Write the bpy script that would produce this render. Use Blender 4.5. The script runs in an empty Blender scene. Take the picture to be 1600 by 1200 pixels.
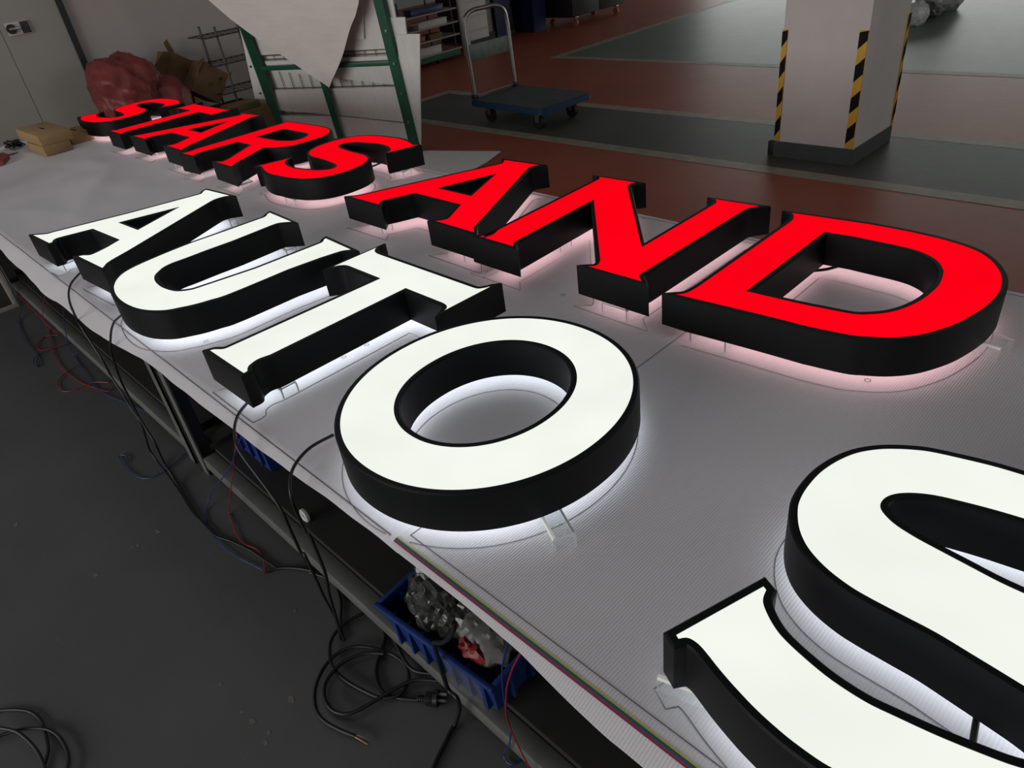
import bpy, bmesh, math, random, json
from mathutils import Vector, Matrix, noise
from mathutils.geometry import tessellate_polygon

random.seed(7)
SC = bpy.context.scene
COL = SC.collection
PI = math.pi

# ------------------------------------------------------------------ camera
cam = bpy.data.objects.new('camera', bpy.data.cameras.new('camera'))
COL.objects.link(cam)
RIGHT = Vector((0.700478, 0.703388, -0.120729)); DOWN = Vector((0.321841, -0.462325, -0.826241)); FWD = Vector((-0.636984, 0.539908, -0.550228))
m = Matrix((RIGHT, -DOWN, -FWD)).transposed().to_4x4()
m.translation = (0, 0, 1.5)
cam.matrix_world = m
cam.data.sensor_width = 36.0
cam.data.lens = 36.0 * 1116.38 / 1600
cam.data.clip_start = 0.05
cam.data.clip_end = 100
SC.camera = cam

# ------------------------------------------------------------------ world and lights
world = bpy.data.worlds.new('world'); SC.world = world
world.use_nodes = True
bg = world.node_tree.nodes['Background']
bg.inputs[0].default_value = (1.0, 0.985, 0.975, 1)
bg.inputs[1].default_value = 0.045

def area(name, loc, target, sx, sy, power, col):
    l = bpy.data.lights.new(name, 'AREA'); l.shape = 'RECTANGLE'
    l.size = sx; l.size_y = sy; l.energy = power; l.color = col
    o = bpy.data.objects.new(name, l); COL.objects.link(o)
    o.location = loc
    o.rotation_euler = (Vector(target) - Vector(loc)).to_track_quat('-Z', 'Y').to_euler()
    return o
# window front behind the camera, ceiling lamps over the tables, daylight from the open far side
area('window_front_light', (-2.6, -6.5, 2.1), (-2.6, 3.0, 0.9), 7.0, 2.4, 330, (1.0, 0.975, 0.955))
area('ceiling_lamp_light', (-1.0, 0.2, 3.7), (-1.2, 0.9, 0.5), 4.0, 1.2, 10, (1.0, 0.98, 0.97))
area('ceiling_lamp_light', (-4.4, 1.6, 3.7), (-4.4, 1.7, 0.5), 3.0, 1.2, 10, (1.0, 0.98, 0.97))
area('daylight_opening', (-5.0, 17.0, 1.5), (-4.0, 6.0, 1.2), 11.0, 2.0, 240, (0.95, 1.0, 0.96))
area('daylight_opening', (9.0, 9.0, 2.6), (-2.0, 6.2, 0.3), 6.0, 3.0, 170, (0.97, 1.0, 0.96))

SC.view_settings.view_transform = 'Standard'
SC.view_settings.look = 'None'
SC.view_settings.exposure = 0.0
SC.view_settings.gamma = 1.0
SC.view_settings.use_curve_mapping = False

# ------------------------------------------------------------------ materials
MATS = {}
def mat(name, col, rough=0.6, metal=0.0, var=0.0, scale=8.0, bump=0.0, bscale=40.0, emit=None, estr=0.0, spec=0.5, col2=None, stretch=None, alpha=1.0):
    if name in MATS: return MATS[name]
    M = bpy.data.materials.new(name); M.use_nodes = True
    nt = M.node_tree; b = nt.nodes['Principled BSDF']
    b.inputs['Base Color'].default_value = (*col, 1)
    b.inputs['Roughness'].default_value = rough
    b.inputs['Metallic'].default_value = metal
    b.inputs['Specular IOR Level'].default_value = spec
    if alpha < 1: b.inputs['Alpha'].default_value = alpha
    tc = nt.nodes.new('ShaderNodeTexCoord')
    src = tc.outputs['Object']
    if stretch:
        mp = nt.nodes.new('ShaderNodeMapping'); mp.inputs['Scale'].default_value = stretch
        nt.links.new(src, mp.inputs['Vector']); src = mp.outputs['Vector']
    if var > 0 or col2:
        n = nt.nodes.new('ShaderNodeTexNoise'); n.inputs['Scale'].default_value = scale
        n.inputs['Detail'].default_value = 6; n.inputs['Roughness'].default_value = 0.65
        nt.links.new(src, n.inputs['Vector'])
        r = nt.nodes.new('ShaderNodeValToRGB')
        r.color_ramp.elements[0].position = 0.3; r.color_ramp.elements[1].position = 0.7
        c2 = col2 if col2 else tuple(min(1, c * (1 + var)) for c in col)
        c1 = col if col2 else tuple(c * (1 - var) for c in col)
        r.color_ramp.elements[0].color = (*c1, 1); r.color_ramp.elements[1].color = (*c2, 1)
        nt.links.new(n.outputs['Fac'], r.inputs['Fac'])
        nt.links.new(r.outputs['Color'], b.inputs['Base Color'])
    if bump > 0:
        n2 = nt.nodes.new('ShaderNodeTexNoise'); n2.inputs['Scale'].default_value = bscale; n2.inputs['Detail'].default_value = 4
        nt.links.new(src, n2.inputs['Vector'])
        bp = nt.nodes.new('ShaderNodeBump'); bp.inputs['Strength'].default_value = bump; bp.inputs['Distance'].default_value = 0.01
        nt.links.new(n2.outputs['Fac'], bp.inputs['Height']); nt.links.new(bp.outputs['Normal'], b.inputs['Normal'])
    if emit:
        b.inputs['Emission Color'].default_value = (*emit, 1)
        b.inputs['Emission Strength'].default_value = estr
    MATS[name] = M
    return M

def floor_mat(name, c1, c2, scuff, rough=0.32, spec=0.5):
    """painted floor: cloudy colour, fine pale scuffs, uneven gloss"""
    M = bpy.data.materials.new(name); M.use_nodes = True; nt = M.node_tree; b = nt.nodes['Principled BSDF']
    b.inputs['Specular IOR Level'].default_value = spec
    tc = nt.nodes.new('ShaderNodeTexCoord')
    n = nt.nodes.new('ShaderNodeTexNoise'); n.inputs['Scale'].default_value = 1.7; n.inputs['Detail'].default_value = 8; n.inputs['Roughness'].default_value = 0.65
    nt.links.new(tc.outputs['Object'], n.inputs['Vector'])
    r = nt.nodes.new('ShaderNodeValToRGB'); r.color_ramp.elements[0].position = 0.32; r.color_ramp.elements[1].position = 0.72
    r.color_ramp.elements[0].color = (*c1, 1); r.color_ramp.elements[1].color = (*c2, 1)
    nt.links.new(n.outputs['Fac'], r.inputs['Fac'])
    mp = nt.nodes.new('ShaderNodeMapping'); mp.inputs['Scale'].default_value = (3.0, 14.0, 1); mp.inputs['Rotation'].default_value = (0, 0, 0.5)
    nt.links.new(tc.outputs['Object'], mp.inputs['Vector'])
    s = nt.nodes.new('ShaderNodeTexNoise'); s.inputs['Scale'].default_value = 3.2; s.inputs['Detail'].default_value = 9; s.inputs['Roughness'].default_value = 0.75
    nt.links.new(mp.outputs['Vector'], s.inputs['Vector'])
    sr = nt.nodes.new('ShaderNodeValToRGB'); sr.color_ramp.elements[0].position = 0.66; sr.color_ramp.elements[1].position = 0.82
    sr.color_ramp.elements[0].color = (0, 0, 0, 1); sr.color_ramp.elements[1].color = (0.55, 0.55, 0.55, 1)
    nt.links.new(s.outputs['Fac'], sr.inputs['Fac'])
    mx = nt.nodes.new('ShaderNodeMixRGB'); mx.inputs['Color2'].default_value = (*scuff, 1)
    nt.links.new(sr.outputs['Color'], mx.inputs['Fac']); nt.links.new(r.outputs['Color'], mx.inputs['Color1'])
    nt.links.new(mx.outputs['Color'], b.inputs['Base Color'])
    mr = nt.nodes.new('ShaderNodeMapRange'); mr.inputs['To Min'].default_value = rough - 0.08; mr.inputs['To Max'].default_value = rough + 0.16
    nt.links.new(s.outputs['Fac'], mr.inputs['Value']); nt.links.new(mr.outputs['Result'], b.inputs['Roughness'])
    bp = nt.nodes.new('ShaderNodeBump'); bp.inputs['Strength'].default_value = 0.12; bp.inputs['Distance'].default_value = 0.004
    nt.links.new(s.outputs['Fac'], bp.inputs['Height']); nt.links.new(bp.outputs['Normal'], b.inputs['Normal'])
    return M

def lit_mat(name, col, strength, gloss_base, vscale=9.0, v=0.05):
    """backlit acrylic: emission with the faint cloudiness of LEDs behind it"""
    M = bpy.data.materials.new(name); M.use_nodes = True; nt = M.node_tree; b = nt.nodes['Principled BSDF']
    b.inputs['Base Color'].default_value = (*gloss_base, 1); b.inputs['Roughness'].default_value = 0.6
    b.inputs['Specular IOR Level'].default_value = 0.0
    tc = nt.nodes.new('ShaderNodeTexCoord'); n = nt.nodes.new('ShaderNodeTexNoise'); n.inputs['Scale'].default_value = vscale; n.inputs['Detail'].default_value = 1
    nt.links.new(tc.outputs['Object'], n.inputs['Vector'])
    mr = nt.nodes.new('ShaderNodeMapRange'); mr.inputs['From Min'].default_value = 0.25; mr.inputs['From Max'].default_value = 0.75
    mr.inputs['To Min'].default_value = strength * (1 - v); mr.inputs['To Max'].default_value = strength * (1 + v)
    nt.links.new(n.outputs['Fac'], mr.inputs['Value'])
    b.inputs['Emission Color'].default_value = (*col, 1)
    nt.links.new(mr.outputs['Result'], b.inputs['Emission Strength'])
    return M

def banner_mat(name):
    M = bpy.data.materials.new(name); M.use_nodes = True; nt = M.node_tree; b = nt.nodes['Principled BSDF']
    b.inputs['Roughness'].default_value = 0.55; b.inputs['Specular IOR Level'].default_value = 0.3
    tc = nt.nodes.new('ShaderNodeTexCoord')
    n = nt.nodes.new('ShaderNodeTexNoise'); n.inputs['Scale'].default_value = 2.2; n.inputs['Detail'].default_value = 7
    nt.links.new(tc.outputs['Object'], n.inputs['Vector'])
    r = nt.nodes.new('ShaderNodeValToRGB'); r.color_ramp.elements[0].color = (0.74, 0.72, 0.76, 1); r.color_ramp.elements[1].color = (0.82, 0.80, 0.83, 1)
    nt.links.new(n.outputs['Fac'], r.inputs['Fac'])
    w = nt.nodes.new('ShaderNodeTexWave'); w.wave_type = 'BANDS'; w.bands_direction = 'X'; w.inputs['Scale'].default_value = 62.0
    w.inputs['Distortion'].default_value = 0.0
    nt.links.new(tc.outputs['Object'], w.inputs['Vector'])
    rw = nt.nodes.new('ShaderNodeMapRange'); rw.inputs['To Min'].default_value = 0.935; rw.inputs['To Max'].default_value = 1.0
    nt.links.new(w.outputs['Fac'], rw.inputs['Value'])
    mv = nt.nodes.new('ShaderNodeVectorMath'); mv.operation = 'SCALE'
    nt.links.new(r.outputs['Color'], mv.inputs[0]); nt.links.new(rw.outputs['Result'], mv.inputs['Scale']); nt.links.new(mv.outputs['Vector'], b.inputs['Base Color'])
    bp = nt.nodes.new('ShaderNodeBump'); bp.inputs['Strength'].default_value = 0.35; bp.inputs['Distance'].default_value = 0.0015
    nt.links.new(w.outputs['Fac'], bp.inputs['Height']); nt.links.new(bp.outputs['Normal'], b.inputs['Normal'])
    return M

def clear_mat(name, tint=(0.9, 0.95, 0.95), opaque=0.16):
    M = bpy.data.materials.new(name); M.use_nodes = True; nt = M.node_tree
    for nd in list(nt.nodes):
        if nd.type == 'BSDF_PRINCIPLED': nt.nodes.remove(nd)
    out = [n for n in nt.nodes if n.type == 'OUTPUT_MATERIAL'][0]
    tr = nt.nodes.new('ShaderNodeBsdfTransparent'); tr.inputs[0].default_value = (0.985, 0.995, 0.995, 1)
    df = nt.nodes.new('ShaderNodeBsdfDiffuse'); df.inputs[0].default_value = (*tint, 1)
    gl = nt.nodes.new('ShaderNodeBsdfGlossy'); gl.inputs['Roughness'].default_value = 0.12
    m1 = nt.nodes.new('ShaderNodeMixShader'); m1.inputs[0].default_value = opaque
    nt.links.new(tr.outputs[0], m1.inputs[1]); nt.links.new(df.outputs[0], m1.inputs[2])
    m2 = nt.nodes.new('ShaderNodeMixShader'); m2.inputs[0].default_value = 0.045
    nt.links.new(m1.outputs[0], m2.inputs[1]); nt.links.new(gl.outputs[0], m2.inputs[2])
    nt.links.new(m2.outputs[0], out.inputs['Surface'])
    return M

M_FLOOR = floor_mat('grey_floor_paint', (0.072, 0.072, 0.074), (0.092, 0.092, 0.094), (0.19, 0.18, 0.16), 0.5)
M_RED = floor_mat('red_floor_paint', (0.30, 0.064, 0.030), (0.37, 0.088, 0.045), (0.45, 0.21, 0.15), 0.42, 0.36)
M_BAND = floor_mat('charcoal_floor_paint', (0.060, 0.062, 0.058), (0.082, 0.083, 0.078), (0.17, 0.16, 0.15), 0.46)
M_GREEN = floor_mat('green_grey_floor_paint', (0.125, 0.14, 0.122), (0.17, 0.185, 0.165), (0.26, 0.25, 0.22), 0.40)
M_LINE = mat('cream_line_paint', (0.30, 0.26, 0.20), 0.5, var=0.22, scale=9, bump=0.05)
M_WALL = mat('painted_wall', (0.41, 0.375, 0.36), 0.8, var=0.04, scale=3, bump=0.05)
M_DOOR = mat('grey_door', (0.31, 0.30, 0.27), 0.6, var=0.03, scale=3)
M_SHELFD = mat('shaded_shelf_board', (0.018, 0.017, 0.016), 0.7, var=0.2)  # shelf colour darkened to carry the shadow under the tables
M_BLACKTRIM = mat('black_trim', (0.012, 0.013, 0.014), 0.5)
M_PILLAR = mat('white_pillar_paint', (0.62, 0.57, 0.55), 0.75, var=0.05, scale=4, bump=0.08, bscale=20)
M_PBASE = mat('dark_base_paint', (0.055, 0.056, 0.060), 0.6, var=0.15, scale=10)
M_YEL = mat('hazard_yellow', (0.62, 0.33, 0.02), 0.5, var=0.1)
M_HBLK = mat('hazard_black', (0.008, 0.008, 0.008), 0.6, spec=0.1)
M_STEEL = mat('table_steel', (0.15, 0.155, 0.145), 0.5, 0.3, var=0.15, scale=12)
M_WOOD = mat('table_board', (0.20, 0.16, 0.12), 0.7, var=0.2, scale=6, stretch=(1, 8, 1))
M_BAN = banner_mat('white_banner_vinyl')
M_INK = mat('print_ink', (0.15, 0.14, 0.15), 0.6)
M_CYAN = mat('print_teal', (0.03, 0.12, 0.16), 0.6); M_MAG = mat('print_magenta', (0.45, 0.03, 0.12), 0.6)
M_YELP = mat('print_yellow', (0.55, 0.52, 0.12), 0.6)
M_RETURN = mat('black_letter_side', (0.0050, 0.0058, 0.0066), 0.50, var=0.12, scale=5, spec=0.2)
M_FW = lit_mat('white_lit_face', (0.895, 0.925, 0.855), 0.985, (0.03, 0.03, 0.03), 7.0, 0.035)
M_FR = lit_mat('red_lit_face', (1.0, 0.0, 0.008), 0.98, (0.01, 0.0, 0.0), 6.0, 0.05)
M_HW = lit_mat('white_halo_panel', (0.88, 0.95, 1.0), 1.3, (0.5, 0.5, 0.5), 18.0, 0.08)
M_HR = lit_mat('pink_halo_panel', (1.0, 0.66, 0.68), 1.0, (0.5, 0.4, 0.4), 18.0, 0.08)
M_ACR = clear_mat('clear_acrylic', (0.9, 0.95, 0.95), 0.10)
M_ACRE = mat('painted_edge_glow', (0.93, 0.96, 0.94), 0.3)  # opaque white stands in for light piped to the clear edges
M_CABLE = mat('black_cable_rubber', (0.008, 0.009, 0.010), 0.45)
M_WRED = mat('red_wire', (0.30, 0.012, 0.02), 0.45); M_WBLUE = mat('blue_wire', (0.012, 0.035, 0.16), 0.45)
M_BRASS = mat('plug_pin_metal', (0.6, 0.58, 0.52), 0.3, 1.0)
M_CRATE = mat('blue_crate_plastic', (0.010, 0.034, 0.17), 0.45, var=0.1)
M_CARD = mat('cardboard', (0.34, 0.22, 0.10), 0.85, var=0.08, scale=10)
M_CARDD = mat('dull_cardboard', (0.15, 0.088, 0.040), 0.9, var=0.12, scale=8)
M_PINK = mat('pink_plastic_film', (0.17, 0.033, 0.030), 0.45, var=0.35, scale=3, bump=0.3, bscale=6, spec=0.3, stretch=(1, 1, 2.5))
M_GREENP = mat('green_rack_paint', (0.010, 0.085, 0.045), 0.4, var=0.1)
M_BOARD = mat('white_foam_board', (0.70, 0.69, 0.665), 0.8, var=0.06, scale=5, bump=0.1, bscale=18, stretch=(4, 1, 1))
M_FILM = mat('white_foam_sheet', (0.68, 0.635, 0.605), 0.75, var=0.05, scale=4, bump=0.35, bscale=9, stretch=(1, 3, 1))
M_RUST = mat('rusty_wire', (0.16, 0.11, 0.055), 0.6, 0.2)
M_SHELFW = mat('dull_shelf_wire', (0.085, 0.072, 0.060), 0.5, 0.4)
M_BOLT = mat('bolt_metal', (0.5, 0.5, 0.5), 0.35, 1.0)
M_CHROME = mat('dull_chrome', (0.36, 0.35, 0.34), 0.32, 1.0, var=0.15)
M_TROL = mat('trolley_grey_mat', (0.050, 0.056, 0.062), 0.6, var=0.2, scale=14)
M_TBLUE = mat('trolley_blue_edge', (0.010, 0.045, 0.11), 0.5)
M_PLATE = mat('trolley_green_plate', (0.16, 0.19, 0.17), 0.5, 0.3, var=0.25, scale=14)
M_TYRE = mat('black_tyre', (0.012, 0.012, 0.012), 0.6)
M_DARK = mat('dark_cabinet', (0.014, 0.013, 0.014), 0.5)
M_NAVY = mat('navy_plastic', (0.010, 0.016, 0.070), 0.45, var=0.1)
M_WHITE = mat('white_carton', (0.50, 0.47, 0.45), 0.7, var=0.05)
M_SHELF = mat('cart_shelf_board', (0.30, 0.26, 0.22), 0.6, var=0.1)
M_BAGW = mat('white_plastic_bag', (0.52, 0.52, 0.50), 0.35, var=0.1, bump=0.3, bscale=14)
M_BAGG = mat('grey_plastic_bag', (0.25, 0.25, 0.24), 0.35, var=0.25, bump=0.3, bscale=14)
M_REDP = mat('red_packet', (0.22, 0.02, 0.018), 0.5)
M_CHIP = mat('paint_chip', (0.14, 0.13, 0.115), 0.8)
M_ORANGE = mat('orange_edge', (0.45, 0.16, 0.06), 0.6)
M_FRAME = mat('cream_frame', (0.42, 0.38, 0.32), 0.6)
M_GLASSP = mat('dark_glass_panel', (0.045, 0.045, 0.043), 0.3)
M_FOIL = clear_mat('clear_plastic_film', (0.75, 0.75, 0.73), 0.03)
M_BAGC = mat('shaded_white_bag', (0.14, 0.135, 0.13), 0.4, var=0.1, bump=0.2, bscale=14)  # white plastic darkened in colour for the shade below the banner overhang
M_FOILD = mat('dark_wrapped_parts', (0.018, 0.018, 0.018), 0.25, var=0.6, scale=20, bump=0.8, bscale=25)

# ------------------------------------------------------------------ helpers
def link(name, me, m, parent=None):
    o = bpy.data.objects.new(name, me)
    if m is not None: me.materials.append(m)
    COL.objects.link(o)
    if parent is not None: o.parent = parent
    return o
def mesh(name, verts, faces, m, parent=None, smooth=None):
    me = bpy.data.meshes.new(name); me.from_pydata([tuple(v) for v in verts], [], faces); me.validate(); me.update()
    bm = bmesh.new(); bm.from_mesh(me); bmesh.ops.recalc_face_normals(bm, faces=bm.faces); bm.to_mesh(me); bm.free()
    if smooth:
        for p in me.polygons: p.use_smooth = True
        me.set_sharp_from_angle(angle=math.radians(smooth))
    return link(name, me, m, parent)
def bmobj(name, bm, m, parent=None, smooth=None):
    me = bpy.data.meshes.new(name); bmesh.ops.recalc_face_normals(bm, faces=bm.faces); bm.to_mesh(me); bm.free()
    if smooth:
        for p in me.polygons: p.use_smooth = True
        me.set_sharp_from_angle(angle=math.radians(smooth))
    return link(name, me, m, parent)
def addbox(bm, lo, hi, mtx=None, bev=0.0):
    r = bmesh.ops.create_cube(bm, size=1.0)
    for v in r['verts']:
        v.co = Vector(((lo[i] + hi[i]) / 2 + v.co[i] * (hi[i] - lo[i])) for i in range(3))
    if bev > 0:
        es = list({e for v in r['verts'] for e in v.link_edges})
        rr = bmesh.ops.bevel(bm, geom=es, offset=bev, segments=2, affect='EDGES', profile=0.5)
        vs = rr['verts']
        vs = list({v for f in rr['faces'] for v in f.verts} | {v for v in r['verts'] if v.is_valid})
    else: vs = r['verts']
    if mtx is not None:
        for v in vs: v.co = mtx @ v.co
    return vs
def box(name, lo, hi, m, parent=None, bev=0.0, mtx=None):
    bm = bmesh.new(); addbox(bm, lo, hi, mtx, bev)
    return bmobj(name, bm, m, parent, 40 if bev else None)
def catmull(P, n=6, closed=False):
    P = [Vector(p) for p in P]; out = []
    N = len(P); rng = range(N if closed else N - 1)
    for i in rng:
        p0 = P[(i - 1) % N] if (closed or i > 0) else P[0]
        p1 = P[i]; p2 = P[(i + 1) % N]
        p3 = P[(i + 2) % N] if (closed or i + 2 < N) else P[-1]
        for k in range(n):
            t = k / n
            out.append(0.5 * ((2 * p1) + (p2 - p0) * t + (2 * p0 - 5 * p1 + 4 * p2 - p3) * t * t + (3 * p1 - p0 - 3 * p2 + p3) * t ** 3))
    if not closed: out.append(P[-1])
    return out
def tube_data(pts, r, sides=8, closed=False):
    pts = [Vector(p) for p in pts]; V = []; F = []; N = len(pts); prev = None
    for i, p in enumerate(pts):
        a = pts[(i - 1) % N] if (closed or i > 0) else p
        b = pts[(i + 1) % N] if (closed or i < N - 1) else p
        d = (b - a)
        d = d.normalized() if d.length > 1e-9 else Vector((0, 0, 1))
        if prev is None:
            up = Vector((0, 0, 1)) if abs(d.z) < 0.9 else Vector((1, 0, 0))
            s = d.cross(up).normalized()
        else:
            s = (prev - d * prev.dot(d))
            s = s.normalized() if s.length > 1e-6 else d.orthogonal().normalized()
        prev = s; u = s.cross(d)
        for k in range(sides):
            an = 2 * PI * k / sides
            V.append(p + r * (math.cos(an) * s + math.sin(an) * u))
    for i in range(N if closed else N - 1):
        j = (i + 1) % N
        for k in range(sides):
            k2 = (k + 1) % sides
            F.append((i * sides + k, i * sides + k2, j * sides + k2, j * sides + k))
    if not closed:
        F.append(tuple(range(sides - 1, -1, -1))); F.append(tuple((N - 1) * sides + k for k in range(sides)))
    return V, F
def tube(name, pts, r, m, parent=None, sides=8, n=5, closed=False, smooth_path=True):
    P = catmull(pts, n, closed) if smooth_path else [Vector(p) for p in pts]
    V, F = tube_data(P, r, sides, closed)
    return mesh(name, V, F, m, parent, 50)
def cyl(name, a, b, r, m, parent=None, sides=16):
    V, F = tube_data([a, b], r, sides); return mesh(name, V, F, m, parent, 50)
def thing(name, label, cat, loc=(0, 0, 0), rotz=0, group=None):
    o = bpy.data.objects.new(name, None); o.empty_display_size = 0.05; COL.objects.link(o)
    o.location = loc; o.rotation_euler = (0, 0, rotz); o['label'] = label; o['category'] = cat
    if group: o['group'] = group
    return o
def tag(o, label, cat, group=None):
    o['label'] = label; o['category'] = cat
    if group: o['group'] = group
    return o
def struct(o, label=None):
    o['kind'] = 'structure'
    if label: o['label'] = label
    return o
def prism(name, poly, ext, m, parent=None):
    """closed polygon of 3D points extruded by vector ext"""
    n = len(poly); A = [Vector(p) for p in poly]; E = Vector(ext)
    V = A + [a + E for a in A]
    F = [tuple(range(n)), tuple(range(2 * n - 1, n - 1, -1))] + [(i, (i + 1) % n, n + (i + 1) % n, n + i) for i in range(n)]
    return mesh(name, V, F, m, parent)
def crumple(name, lobes, m, parent=None, seed=0, amp=0.18, freq=3.0, sub=4, flat=0.0, soft=25, fine=0.0):
    """a creased plastic heap: several overlapping lobes pushed about by ridged noise, in one skin"""
    bm = bmesh.new(); bmesh.ops.create_icosphere(bm, subdivisions=sub, radius=1.0)
    off = Vector((seed * 7.3, seed * 3.1, seed * 1.7))
    for v in bm.verts:
        d = v.co.normalized(); best = 0.0
        c0 = Vector(lobes[0][0])
        for c, r in lobes:                      # farthest hit of the ray with each ellipsoid
            c = Vector(c) - c0; r = Vector(r)
            o = Vector((-c.x / r.x, -c.y / r.y, -c.z / r.z)); q = Vector((d.x / r.x, d.y / r.y, d.z / r.z))
            A = q.dot(q); B = 2 * o.dot(q); Cc = o.dot(o) - 1; disc = B * B - 4 * A * Cc
            if disc > 0: best = max(best, (-B + math.sqrt(disc)) / (2 * A))
        p = d * freq + off
        rid = 1 - abs(noise.noise(p)) * 2.0; rid2 = 1 - abs(noise.noise(p * 2.3 + off)) * 2.0
        rid3 = 1 - abs(noise.noise(p * 5.7 + off)) * 2.0
        best *= 1 + amp * (rid * 0.6 + rid2 * 0.4 + rid3 * fine - 0.45)
        w = c0 + d * best
        if w.z < flat: w.z = flat
        v.co = w
    return bmobj(name, bm, m, parent, soft)

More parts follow.
